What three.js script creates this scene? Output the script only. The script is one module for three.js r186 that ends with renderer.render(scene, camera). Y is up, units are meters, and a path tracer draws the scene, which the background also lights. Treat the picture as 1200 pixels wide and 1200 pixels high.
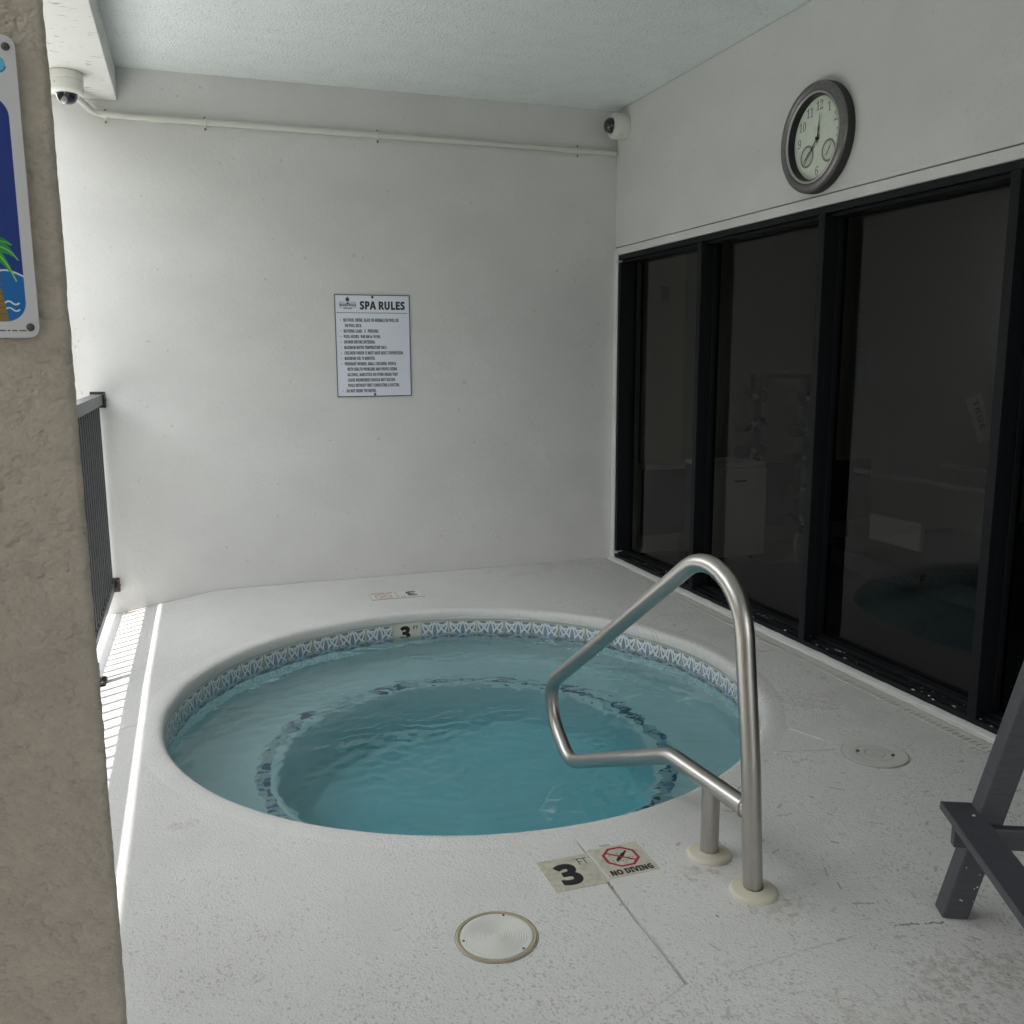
import * as THREE from 'three';
import { RoundedBoxGeometry } from 'three/addons/geometries/RoundedBoxGeometry.js';
import { mergeGeometries, mergeVertices, toCreasedNormals } from 'three/addons/utils/BufferGeometryUtils.js';
import { ImprovedNoise } from 'three/addons/math/ImprovedNoise.js';
import { Brush, Evaluator, SUBTRACTION } from 'three-bvh-csg';

// ------------------------------------------------------------------ camera, sky, sun, exposure
const W = 1024, H = 1024;
const scene = new THREE.Scene();
const camera = new THREE.PerspectiveCamera(58.23, 1, 0.05, 900);
camera.position.set(-2.6786, 1.3738, 5.6587);
camera.rotation.set(-0.1675, -0.3327, -0.0044, 'YXZ');
scene.add(camera);

const renderer = new THREE.WebGLRenderer({ antialias: true });
renderer.setSize(W, H);
renderer.toneMapping = THREE.LinearToneMapping;
renderer.toneMappingExposure = 2.5;
renderer.shadowMap.enabled = true;

const sunDir = new THREE.Vector3(-0.17, 1, 0.022).normalize();
{ // hazy summer sky with thin bright cloud, computed
  const w = 512, h = 256, d = new Float32Array(w * h * 4), pn = new ImprovedNoise();
  for (let j = 0; j < h; j++) for (let i = 0; i < w; i++) {
    const el = ((j + 0.5) / h - 0.5) * Math.PI, az = ((i + 0.5) / w - 0.5) * 2 * Math.PI;
    const dx = Math.cos(el) * Math.cos(az), dy = Math.sin(el), dz = Math.cos(el) * Math.sin(az);
    const up = Math.max(0, dy), k = Math.pow(1 - up, 2.6);
    let r = 0.80 + 0.16 * k, g = 0.82 + 0.14 * k, b = 0.85 + 0.11 * k;
    let c = 0, a = 0.5;
    for (let o = 0, f = 2.2; o < 4; o++, f *= 2.1, a *= 0.5) c += a * pn.noise(dx * f + 7, dy * f * 2.2 + 3, dz * f + 11);
    c = THREE.MathUtils.smoothstep(c, -0.05, 0.35) * 0.55;
    r += (1.02 - r) * c; g += (1.0 - g) * c; b += (0.98 - b) * c;
    const n = (j * w + i) * 4;
    d[n] = r * 1.5; d[n + 1] = g * 1.5; d[n + 2] = b * 1.5; d[n + 3] = 1;
  }
  const sky = new THREE.DataTexture(d, w, h, THREE.RGBAFormat, THREE.FloatType);
  sky.mapping = THREE.EquirectangularReflectionMapping; sky.magFilter = THREE.LinearFilter; sky.needsUpdate = true;
  scene.background = sky; scene.environment = sky;
}
const sun = new THREE.DirectionalLight(new THREE.Color(1, 0.965, 0.9), 2.0);
sun.position.copy(sunDir).multiplyScalar(30).add(new THREE.Vector3(-1.6, 0, 2.5));
sun.target.position.set(-1.6, 0, 2.5);
sun.castShadow = true; sun.shadow.mapSize.set(4096, 4096);
Object.assign(sun.shadow.camera, { left: -9, right: 9, top: 9, bottom: -9, near: 1, far: 60 });
scene.add(sun, sun.target);

// ------------------------------------------------------------------ helpers
let seed = 12345;
const rnd = () => { seed = (seed + 0x6D2B79F5) | 0; let t = Math.imul(seed ^ (seed >>> 15), 1 | seed); t = (t + Math.imul(t ^ (t >>> 7), 61 | t)) ^ t; return ((t ^ (t >>> 14)) >>> 0) / 4294967296; };
const PN = new ImprovedNoise();
const ss = THREE.MathUtils.smoothstep, lerp = THREE.MathUtils.lerp, clamp = THREE.MathUtils.clamp;
const V = (x, y, z) => new THREE.Vector3(x, y, z);
const lin = (r, g, b) => new THREE.Color().setRGB(r, g, b);
function mat(o) { return new THREE.MeshStandardMaterial(Object.assign({ roughness: 0.6, metalness: 0 }, o)); }
function phys(o) { return new THREE.MeshPhysicalMaterial(Object.assign({ roughness: 0.6, metalness: 0 }, o)); }
const used = {};
function numbered(n) { used[n] = (used[n] ?? -1) + 1; return used[n] ? `${n}_${String(used[n]).padStart(3, '0')}` : n; }
function meta(o, label, category, group, kind) { if (label) o.userData.label = label; if (category) o.userData.category = category; if (group) o.userData.group = group; if (kind) o.userData.kind = kind; return o; }
function thing(name, label, category, pos = [0, 0, 0], group, kind) { const g = new THREE.Group(); g.name = numbered(name); g.position.set(...pos); scene.add(g); return meta(g, label, category, group, kind); }
function part(name, geo, m, parent) { const o = new THREE.Mesh(geo, m); o.name = parent ? name : numbered(name); o.castShadow = o.receiveShadow = true; (parent || scene).add(o); return o; }
const bx = (x0, x1, y0, y1, z0, z1, r = 0.003) => { const g = r > 0 ? new RoundedBoxGeometry(x1 - x0, y1 - y0, z1 - z0, 2, r) : new THREE.BoxGeometry(x1 - x0, y1 - y0, z1 - z0); g.translate((x0 + x1) / 2, (y0 + y1) / 2, (z0 + z1) / 2); return g; };
const join = (l) => mergeGeometries(l.map((g) => { const n = g.index ? g.toNonIndexed() : g.clone(); for (const k of Object.keys(n.attributes)) if (!['position', 'normal', 'uv'].includes(k)) n.deleteAttribute(k); n.clearGroups(); return n; }));
const cyl = (r, h, n = 32, r2 = r) => new THREE.CylinderGeometry(r, r2, h, n);
const lathe = (pts, n = 64) => new THREE.LatheGeometry(pts.map((p) => new THREE.Vector2(p[0], p[1])), n);
// uv from world position: axes by dominant normal, metres
function uvMetres(g, s = 1) { const p = g.attributes.position, n = g.attributes.normal, uv = new Float32Array(p.count * 2); for (let i = 0; i < p.count; i++) { const ax = Math.abs(n.getX(i)), ay = Math.abs(n.getY(i)), az = Math.abs(n.getZ(i)); let u, v; if (ay > ax && ay > az) { u = p.getX(i); v = p.getZ(i); } else if (ax > az) { u = p.getZ(i); v = p.getY(i); } else { u = p.getX(i); v = p.getY(i); } uv[2 * i] = u * s; uv[2 * i + 1] = v * s; } g.setAttribute('uv', new THREE.BufferAttribute(uv, 2)); return g; }

// tiling noise on an array of w*h, cx*cy lattice cells at the first octave, values about -1..1
function field(w, h, cx, cy, oct, sd, gain = 0.5) {
  const out = new Float32Array(w * h); let amp = 1, tot = 0, s = sd * 7919 + 17;
  const r = () => { s = (Math.imul(s, 1664525) + 1013904223) | 0; return ((s >>> 0) / 4294967296) * 2 - 1; };
  for (let o = 0; o < oct; o++) {
    const nx = Math.round(cx), ny = Math.round(cy), L = new Float32Array(nx * ny); for (let i = 0; i < L.length; i++) L[i] = r();
    const xi = new Int32Array(w), xj = new Int32Array(w), xf = new Float32Array(w);
    for (let x = 0; x < w; x++) { const t = x / w * nx, i = Math.floor(t), f = t - i; xi[x] = i % nx; xj[x] = (i + 1) % nx; xf[x] = f * f * (3 - 2 * f); }
    for (let y = 0; y < h; y++) { const t = y / h * ny, j = Math.floor(t), f0 = t - j, f = f0 * f0 * (3 - 2 * f0), a = (j % ny) * nx, b = ((j + 1) % ny) * nx;
      for (let x = 0; x < w; x++) { const u = L[a + xi[x]] + (L[a + xj[x]] - L[a + xi[x]]) * xf[x], v = L[b + xi[x]] + (L[b + xj[x]] - L[b + xi[x]]) * xf[x]; out[y * w + x] += amp * (u + (v - u) * f); } }
    tot += amp; amp *= gain; cx *= 2; cy *= 2; if (cx > w / 2 || cy > h / 2) break;
  }
  for (let i = 0; i < out.length; i++) out[i] /= tot * 0.6; return out;
}
function grey(w, h, f, rx, ry) { const d = new Uint8Array(w * h * 4); for (let i = 0; i < w * h; i++) { const v = clamp(f(i) * 255, 0, 255); d[4 * i] = d[4 * i + 1] = d[4 * i + 2] = v; d[4 * i + 3] = 255; } return tex(d, w, h, false, rx, ry); }
const s8 = (c) => 255 * (c <= 0.0031308 ? 12.92 * c : 1.055 * Math.pow(c, 1 / 2.4) - 0.055);
function rgbTex(w, h, f, rx, ry) { const d = new Uint8Array(w * h * 4), c = [0, 0, 0]; for (let i = 0; i < w * h; i++) { f(i, c); d[4 * i] = s8(clamp(c[0], 0, 1)); d[4 * i + 1] = s8(clamp(c[1], 0, 1)); d[4 * i + 2] = s8(clamp(c[2], 0, 1)); d[4 * i + 3] = 255; } return tex(d, w, h, true, rx, ry); }
function tex(d, w, h, srgb, rx = 1, ry = 1) { const t = new THREE.DataTexture(d, w, h, THREE.RGBAFormat); t.magFilter = THREE.LinearFilter; t.minFilter = THREE.LinearMipmapLinearFilter; t.generateMipmaps = true; t.wrapS = t.wrapT = THREE.RepeatWrapping; t.repeat.set(rx, ry); if (srgb) t.colorSpace = THREE.SRGBColorSpace; t.needsUpdate = true; return t; }
function canvasTex(w, h, draw) { const c = document.createElement('canvas'); c.width = w; c.height = h; const x = c.getContext('2d'); draw(x, w, h); const t = new THREE.CanvasTexture(c); t.colorSpace = THREE.SRGBColorSpace; t.magFilter = THREE.LinearFilter; t.anisotropy = 8; return t; }

// ------------------------------------------------------------------ materials
// orange-peel stucco relief shared by walls (tile 1.4 m)
const F1 = field(1024, 1024, 110, 110, 3, 1, 0.6), F2 = field(1024, 1024, 12, 16, 4, 2), F3 = field(1024, 1024, 60, 60, 2, 3);
const wallBump = grey(1024, 1024, (i) => 0.45 + 0.16 * F1[i] + 0.22 * F2[i] + 0.10 * Math.max(0, F3[i]), 1 / 1.4, 1 / 1.4);
const wallColor = rgbTex(1024, 1024, (i, c) => { const sp = F1[i] * 0.7 + F3[i] * 0.5 > 1.12 ? 0.82 : 1, p = 0.70 * (1 + 0.035 * F2[i]) * sp; c[0] = p * 1.0; c[1] = p; c[2] = p * 0.985; }, 1 / 3.1, 1 / 3.1);
const wallMat = mat({ map: wallColor, bumpMap: wallBump, bumpScale: 0.0017, roughness: 0.75 });
const F4 = field(1024, 1024, 170, 170, 2, 4, 0.7);
const ceilBump = grey(1024, 1024, (i) => 0.4 + 0.26 * F4[i] + 0.1 * F1[i], 1 / 1.2, 1 / 1.2);
const ceilColor = rgbTex(1024, 1024, (i, c) => { const pit = 1 - 0.3 * ss(-F4[i] - 0.15 * F2[i], 0.8, 1.2), p = 0.86 * pit * (1 + 0.02 * F2[i]); c[0] = p * 0.94; c[1] = p * 1.0; c[2] = p * 1.0; }, 1 / 1.2, 1 / 1.2);
const ceilMat = mat({ map: ceilColor, bumpMap: ceilBump, bumpScale: 0.0045, roughness: 0.85 });
// beam soffit: trowelled, with dashes of dirt in the troughs
const FB = field(1024, 1024, 26, 110, 3, 9, 0.6), FB2 = field(1024, 1024, 9, 9, 2, 10);
const beamMat = mat({ map: rgbTex(1024, 1024, (i, c) => { const k = FB[i] + 0.35 * FB2[i] > 0.92 ? 0.5 : 1, p = 0.70 * k; c[0] = p; c[1] = p * 1.0; c[2] = p * 0.97; }, 1 / 1.2, 1 / 1.2), bumpMap: grey(1024, 1024, (i) => 0.6 - 0.25 * Math.max(0, FB[i]), 1 / 1.2, 1 / 1.2), bumpScale: 0.005, roughness: 0.85 });

// deck paint: one map over 3.4 x 5 m with real dirt, stains and hairline cracks where they lie
const DW = 2048, DH = 2048, DX = 3.4, DZ = 5.0;
const G1 = field(DW, DH, 780, 1023, 1, 21, 0.7), G2 = field(DW, DH, 26, 38, 4, 22, 0.6), G3 = field(DW, DH, 5, 7, 3, 23), G4 = field(DW, DH, 150, 330, 3, 24, 0.6), G5 = field(DW, DH, 240, 340, 3, 25, 0.6);
const cracks = []; // [x0,z0,x1,z1,width m,strength]
cracks.push([-1.6, 4.05, -1.25, 4.03, 0.002, 0.22], [-1.13, 4.03, -1.01, 4.06, 0.005, 0.75], [-2.3, 4.3, -1.72, 4.05, 0.002, 0.2]);
for (let k = 0; k < 150; k++) { // short hair-like scratches and squiggles in the worn front and right of the deck
  const x = lerp(-1.75, -0.25, Math.pow(rnd(), 0.8)), z = lerp(3.1, 4.7, rnd()), L = 0.012 + 0.05 * rnd() * rnd(), a = (rnd() - 0.5) * 1.5 + (rnd() < 0.25 ? 1.4 : 0); cracks.push([x, z, x + Math.cos(a) * L, z + Math.sin(a) * L, 0.0008 + 0.0014 * rnd() * rnd(), 0.2 + 0.3 * rnd()]); }
for (let k = 0; k < 12; k++) { const x = lerp(-2.7, -0.15, rnd()), z = lerp(1.2, 4.6, rnd()), L = 0.004 + 0.008 * rnd(), a = rnd() * 3; if (Math.hypot(x + 1.655, z - 2.105) < 1.3) continue; cracks.push([x, z, x + Math.cos(a) * L, z + Math.sin(a) * L, 0.004, 0.5 + 0.3 * rnd()]); }
const crackMap = new Float32Array(DW * DH);
for (const [x0, z0, x1, z1, wd, st] of cracks) { const n = Math.ceil(60 + 1500 * Math.hypot(x1 - x0, z1 - z0)); for (let k = 0; k <= n; k++) { const t = k / n, wob = 0.006 * PN.noise(t * 9 + x0 * 5, z0, 1) + 0.004 * PN.noise(t * 40, z0 * 3, 2); const x = lerp(x0, x1, t), z = lerp(z0, z1, t) + wob; const gap = PN.noise(t * 14, x0 * 3, z1 * 2); if (gap < -0.25) continue; const w2 = wd * (0.35 + 0.5 * Math.abs(PN.noise(t * 22, 5, z0))) / 2; const px = (x + DX) / DX * DW, py = z / DZ * DH, rx = Math.max(0.5, w2 / DX * DW), ry = Math.max(0.5, w2 / DZ * DH);
  for (let yy = Math.floor(py - ry); yy <= py + ry; yy++) for (let xx = Math.floor(px - rx); xx <= px + rx; xx++) if (xx >= 0 && yy >= 0 && xx < DW && yy < DH) crackMap[yy * DW + xx] = Math.max(crackMap[yy * DW + xx], st); } }
const stains = [[-1.375, 3.86, 0.10, 0.07, 0.35], [-1.44, 3.66, 0.08, 0.05, 0.4], [-3.1, 0.06, 0.07, 0.06, 0.8], [-2.78, 2.93, 0.05, 0.03, 0.25], [-0.95, 4.5, 0.5, 0.35, 0.34], [-1.35, 4.3, 0.3, 0.12, 0.2], [-0.6, 4.0, 0.2, 0.12, 0.2], [-0.35, 2.7, 0.16, 0.12, 0.18]];
const deckColor = rgbTex(DW, DH, (i, c) => {
  const x = -DX + (i % DW + 0.5) / DW * DX, z = (Math.floor(i / DW) + 0.5) / DH * DZ;
  let p = 0.69 * (1 + 0.03 * G2[i] + 0.03 * G3[i]), r = p, g = p * 0.995, b = p * 0.975;
  // dirt kept in the pits of the texture, thick in worn patches
  const worn = clamp(ss(z + 0.25 * G3[i], 2.9, 4.4) * 0.6 + ss(x + 0.2 * G3[i], -1.4, -0.6) * 0.45 + 0.22 * G2[i] - 0.1, 0, 1.1);
  const cut = 1.28 - 0.62 * worn, pit = ss(G1[i] * 0.95 + 0.12 * G2[i] + 0.08 * G5[i], cut - 0.3, cut + 0.2);
  let k = pit * lerp(0.24, 0.42, clamp(worn, 0, 1));
  const cloud = 0.10 * ss(G3[i] + 0.6 * G2[i], 0.2, 1.1) * ss(z, 2.9, 3.8) + 0.08 * ss(G3[i] - 0.5 * G2[i], 0.3, 1.0) * ss(x, -1.8, -0.8); k = 1 - (1 - k) * (1 - cloud);
  const smear = ss(G4[i] + 0.5 * G2[i] + 0.5 * G3[i], 1.05, 1.5) * ss(x + 0.3 * ss(z, 3.4, 4.2), -1.6, -0.8) * 0.36; k = Math.max(k, smear);
  const film = clamp(0.10 * ss(x + 0.3 * G3[i], -1.0, 0.0) + 0.08 * Math.max(0, G5[i]) * worn, 0, 0.3); k = 1 - (1 - k) * (1 - film);
  k = Math.max(k, crackMap[i]);
  r = lerp(r, 0.115, k); g = lerp(g, 0.105, k); b = lerp(b, 0.088, k);
  let st = 0; for (const s of stains) { const dx = (x - s[0]) / s[2], dz = (z - s[1]) / s[3], q = dx * dx + dz * dz; if (q < 4) st = Math.max(st, s[4] * ss(1.4 - Math.sqrt(q) + 0.8 * G5[i] * 0.5 + 0.4 * G2[i], 0.3, 1.2) * (0.4 + 0.6 * ss(G5[i], -0.2, 0.6))); }
  c[0] = lerp(r, 0.30, st); c[1] = lerp(g, 0.235, st); c[2] = lerp(b, 0.165, st);
});
deckColor.repeat.set(1 / DX, 1 / DZ); deckColor.offset.set(1, 0); deckColor.wrapS = deckColor.wrapT = THREE.MirroredRepeatWrapping;
const K1 = field(1024, 1024, 330, 330, 1, 31, 0.7), K2 = field(1024, 1024, 60, 90, 3, 32), K3 = field(1024, 1024, 9, 9, 3, 33);
const deckBump = grey(1024, 1024, (i) => 0.45 + 0.20 * K1[i] + 0.06 * K2[i] + 0.07 * K3[i], 1 / 1.15, 1 / 1.15);
const deckMat = mat({ map: deckColor, bumpMap: deckBump, bumpScale: 0.0019, roughness: 0.72 });
const cream = mat({ color: lin(0.62, 0.595, 0.48), roughness: 0.45 });
const whitePlastic = mat({ color: lin(0.72, 0.72, 0.68), roughness: 0.4 });
const pvc = mat({ color: lin(0.67, 0.68, 0.63), roughness: 0.45 });
const frameMat = phys({ color: lin(0.006, 0.007, 0.009), roughness: 0.5, specularIntensity: 0.45 });
const railMat = mat({ color: lin(0.022, 0.025, 0.029), roughness: 0.34 });
const rust = mat({ color: lin(0.22, 0.10, 0.04), roughness: 0.9 });
const darkScrew = mat({ color: lin(0.10, 0.09, 0.08), roughness: 0.5, metalness: 0.6 });
const steelH = field(512, 1024, 60, 260, 3, 43, 0.6);
const steel = mat({ color: lin(1, 1, 1), metalness: 1, roughness: 0.32, map: rgbTex(512, 1024, (i, c) => { const v = Math.floor(i / 512) / 1024 * 4, low = 1 - ss(v, 0.1, 0.75), st = clamp((0.35 + 0.65 * ss(steelH[i], -0.3, 0.9)) * low * 0.35, 0, 1); c[0] = lerp(0.52, 0.40, st); c[1] = lerp(0.50, 0.36, st); c[2] = lerp(0.475, 0.31, st); }, 1, 0.25) });
const black = mat({ color: lin(0.012, 0.012, 0.013), roughness: 0.4 });
const chrome = mat({ color: lin(0.75, 0.75, 0.75), metalness: 1, roughness: 0.12 });

// ------------------------------------------------------------------ ground and deck
const groundMat = mat({ map: rgbTex(512, 512, (i, c) => { const n = 1 + 0.10 * F2[(i % 512) + 1024 * Math.floor(i / 512)] + 0.06 * F1[(i % 512) + 1024 * Math.floor(i / 512)]; c[0] = 0.70 * n; c[1] = 0.70 * n; c[2] = 0.685 * n; }, 0.4, 0.4), roughness: 0.9 });
const lawnMat = mat({ map: rgbTex(512, 512, (i, c) => { const q = (i % 512) + 1024 * Math.floor(i / 512), n = 1 + 0.25 * F2[q] + 0.3 * F1[q]; c[0] = 0.055 * n; c[1] = 0.085 * n; c[2] = 0.03 * n; }, 0.25, 0.25), roughness: 0.95 });
{ const sh = new THREE.Shape([[-350, -350], [350, -350], [350, 350], [-350, 350]].map((p) => new THREE.Vector2(...p))); sh.holes.push(new THREE.Path([[-3.3, -9.4], [8.4, -9.4], [8.4, 0.05], [-3.3, 0.05]].map((p) => new THREE.Vector2(...p)))); // open under the slab and the gym
  const g = new THREE.ShapeGeometry(sh); g.rotateX(-Math.PI / 2); uvMetres(g); const m = part('ground', g, lawnMat); m.position.y = -0.18; meta(m, 'green lawn spreading out beyond the railing', null, null, 'structure');
  meta(part('patio', uvMetres(bx(-6.9, -3.38, -0.5, -0.15, -30, 30, 0.01)), groundMat), 'pale painted paving in the sun outside the railing', null, null, 'structure'); }
{ // row of broad trees beyond the paving: they keep low light out of the alcove
  const bark = mat({ color: lin(0.10, 0.075, 0.055), roughness: 0.95 }), leafM = mat({ color: lin(0.05, 0.085, 0.028), roughness: 0.6, side: THREE.DoubleSide });
  const leaf = new THREE.BufferGeometry(); leaf.setAttribute('position', new THREE.Float32BufferAttribute([0, 0, 0, 0.5, 0.1, 0.26, 1, 0, 0, 0.5, 0.1, -0.26], 3)); leaf.setIndex([0, 1, 2, 0, 2, 3]); leaf.computeVertexNormals();
  const crownGeo = () => { const P = [], N = 9000, v = V(), qn = new THREE.Quaternion(), e = new THREE.Euler(), cl = []; for (let k = 0; k < 60; k++) { const a = rnd() * 6.283, u = rnd() * 2 - 1, r = Math.cbrt(rnd()) * 0.9; cl.push([Math.cos(a) * Math.sqrt(1 - u * u) * 2.1 * r, 3.1 + u * 2.9 * r, Math.sin(a) * Math.sqrt(1 - u * u) * 2.1 * r, 0.45 + 0.4 * rnd()]); }
    const lp = [[0, 0, 0], [0.5, 0.1, 0.26], [1, 0, 0], [0, 0, 0], [1, 0, 0], [0.5, 0.1, -0.26]]; for (let k = 0; k < N; k++) { const c = cl[Math.floor(rnd() * cl.length)], a = rnd() * 6.283, u = rnd() * 2 - 1, r = c[3] * Math.cbrt(rnd()), s = 0.16 + 0.12 * rnd(); e.set(rnd() * 6.3, rnd() * 6.3, rnd() * 6.3); qn.setFromEuler(e); for (const l of lp) { v.set(l[0] * s, l[1] * s, l[2] * s).applyQuaternion(qn); P.push(v.x + c[0] + Math.cos(a) * Math.sqrt(1 - u * u) * r, v.y + c[1] + u * r, v.z + c[2] + Math.sin(a) * Math.sqrt(1 - u * u) * r); } }
    const g = new THREE.BufferGeometry(); g.setAttribute('position', new THREE.Float32BufferAttribute(P, 3)); g.computeVertexNormals(); return g; };
  const cg = [crownGeo(), crownGeo()], tg = (() => { const l = []; const limb = (a, b, r0, r1) => { const d = b.clone().sub(a), g = new THREE.CylinderGeometry(r1, r0, d.length(), 9, 1); g.translate(0, d.length() / 2, 0); g.applyQuaternion(new THREE.Quaternion().setFromUnitVectors(V(0, 1, 0), d.normalize())); g.translate(a.x, a.y, a.z); l.push(g); }; limb(V(0, -0.2, 0), V(0.05, 2.2, 0.03), 0.17, 0.12); for (const [x, y, z] of [[1.1, 4.2, 0.4], [-1.0, 4.4, 0.5], [0.2, 5.2, -0.6], [-0.4, 3.8, -1.1]]) limb(V(0.05, 2.1, 0.03), V(x, y, z), 0.09, 0.03); return join(l); })();
  const lab = ['leafy tree beyond the paving, farthest from the camera', 'leafy tree beyond the paving, second from the far end', 'leafy tree beyond the paving opposite the spa', 'leafy tree beyond the paving opposite the pillar', 'leafy tree beyond the paving, nearest behind the camera'];
  for (let k = 0; k < 5; k++) { const t = thing('tree', lab[k], 'tree', [-9.2 - 0.5 * rnd(), -0.18, -4.5 + k * 3.6]); t.rotation.y = rnd() * 6; t.scale.setScalar(0.82 + 0.1 * rnd()); part('trunk', tg, bark, t); part('crown', cg[k % 2], leafM, t); }
}
// the ground must not lie over the tub: it is cut there by the deck slab, which is built on top; tub hole handled below
const TC = [-1.655, 2.105], TR = 1.195, YW = -0.124, YB = YW - 0.40, YF = -1.0, RB = 0.78;
const COP = 1.29;                                     // outer edge of the coping roll
const dropY = (x, z) => -0.055 * ss(-x, 2.52, 2.98) * clamp(1 - z / 1.6, 0, 1) - 0.042 * ss(-x, 2.86, 3.22);
const deckGrid = (rIn, prof) => 0;
const DECK = { x0: -3.37, x1: 0.0, z0: 0.005, z1: 9.5 };
function deckGeo() {
  const ths = []; for (let k = 0; k < 420; k++) ths.push(k / 420 * 2 * Math.PI);
  for (const [x, z] of [[DECK.x0, DECK.z0], [DECK.x1, DECK.z0], [DECK.x0, DECK.z1], [DECK.x1, DECK.z1]]) { let t = Math.atan2(z - TC[1], x - TC[0]); if (t < 0) t += 2 * Math.PI; ths.push(t); }
  ths.sort((a, b) => a - b);
  const NR = 46, pos = [], idx = [], n = ths.length, ring = NR + 1, add = (x, y, z) => pos.push(x, y, z);
  for (const t of ths) { const cx = Math.cos(t), cz = Math.sin(t); const tx = cx > 1e-9 ? (DECK.x1 - TC[0]) / cx : cx < -1e-9 ? (DECK.x0 - TC[0]) / cx : 1e9, tz = cz > 1e-9 ? (DECK.z1 - TC[1]) / cz : cz < -1e-9 ? (DECK.z0 - TC[1]) / cz : 1e9, far = Math.min(tx, tz);
    for (let k = 0; k <= NR; k++) { const r = lerp(COP, far, Math.pow(k / NR, 1.3)), x = TC[0] + cx * r, z = TC[1] + cz * r; add(x, dropY(x, z), z); } }
  const top = n * ring; for (let k = 0; k < n; k++) { const p = k * ring * 3, q = (k * ring + NR) * 3; add(pos[p], -0.14, pos[p + 2]); add(pos[q], -0.3, pos[q + 2]); }
  for (let k = 0; k < n; k++) { const m = (k + 1) % n, a = k * ring, b = m * ring; for (let j = 0; j < NR; j++) idx.push(a + j, b + j, a + j + 1, b + j, b + j + 1, a + j + 1);
    const ai = top + 2 * k, bi = top + 2 * m; idx.push(a, ai, b, b, ai, bi); idx.push(a + NR, b + NR, ai + 1, b + NR, bi + 1, ai + 1); idx.push(ai, ai + 1, bi, bi, ai + 1, bi + 1); }
  const g = new THREE.BufferGeometry(); g.setAttribute('position', new THREE.Float32BufferAttribute(pos, 3)); g.setIndex(idx);
  const i3 = new THREE.Vector3(); g.computeBoundingBox();
  return uvMetres(toCreasedNormals(g, 0.6));
}
function grooveGeo(x0, z0, x1, z1, w, dep) { // slightly wandering joint, cut into the slab
  const n = 14, pos = [], idx = [], L = Math.hypot(x1 - x0, z1 - z0), nx = -(z1 - z0) / L, nz = (x1 - x0) / L;
  for (let k = 0; k <= n; k++) { const t = k / n, o = 0.003 * PN.noise(t * 5 + x0 * 3, z0 * 2, 4), x = lerp(x0, x1, t) + nx * o, z = lerp(z0, z1, t) + nz * o, h = w / 2 * (0.85 + 0.5 * PN.noise(t * 9, x0, z0)), y = dropY(x, z);
    for (const [s, yy] of [[-h, y + 0.02], [h, y + 0.02], [h * 0.35, y - dep], [-h * 0.35, y - dep]]) pos.push(x + nx * s, yy, z + nz * s); }
  for (let k = 0; k < n; k++) for (let j = 0; j < 4; j++) { const a = k * 4 + j, b = k * 4 + (j + 1) % 4, c = a + 4, d = b + 4; idx.push(a, b, c, b, d, c); }
  idx.push(0, 2, 1, 0, 3, 2); const e = n * 4; idx.push(e, e + 1, e + 2, e, e + 2, e + 3);
  const g = new THREE.BufferGeometry(); g.setAttribute('position', new THREE.Float32BufferAttribute(pos, 3)); g.setIndex(idx);
  // make it face outwards whichever way it runs
  const ng = g.toNonIndexed(); ng.computeVertexNormals(); let vol = 0; const p = ng.attributes.position; for (let i = 0; i < p.count; i += 3) { const a = V().fromBufferAttribute(p, i), b = V().fromBufferAttribute(p, i + 1), c = V().fromBufferAttribute(p, i + 2); vol += a.dot(b.cross(c)); }
  if (vol < 0) { for (let i = 0; i < p.count; i += 3) { const a = [p.getX(i + 1), p.getY(i + 1), p.getZ(i + 1)]; p.setXYZ(i + 1, p.getX(i + 2), p.getY(i + 2), p.getZ(i + 2)); p.setXYZ(i + 2, ...a); } ng.computeVertexNormals(); }
  return uvMetres(ng);
}
const deck = thing('pool_deck', 'off-white textured concrete deck round the sunken spa', null, [0, 0, 0], null, 'structure');
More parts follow.
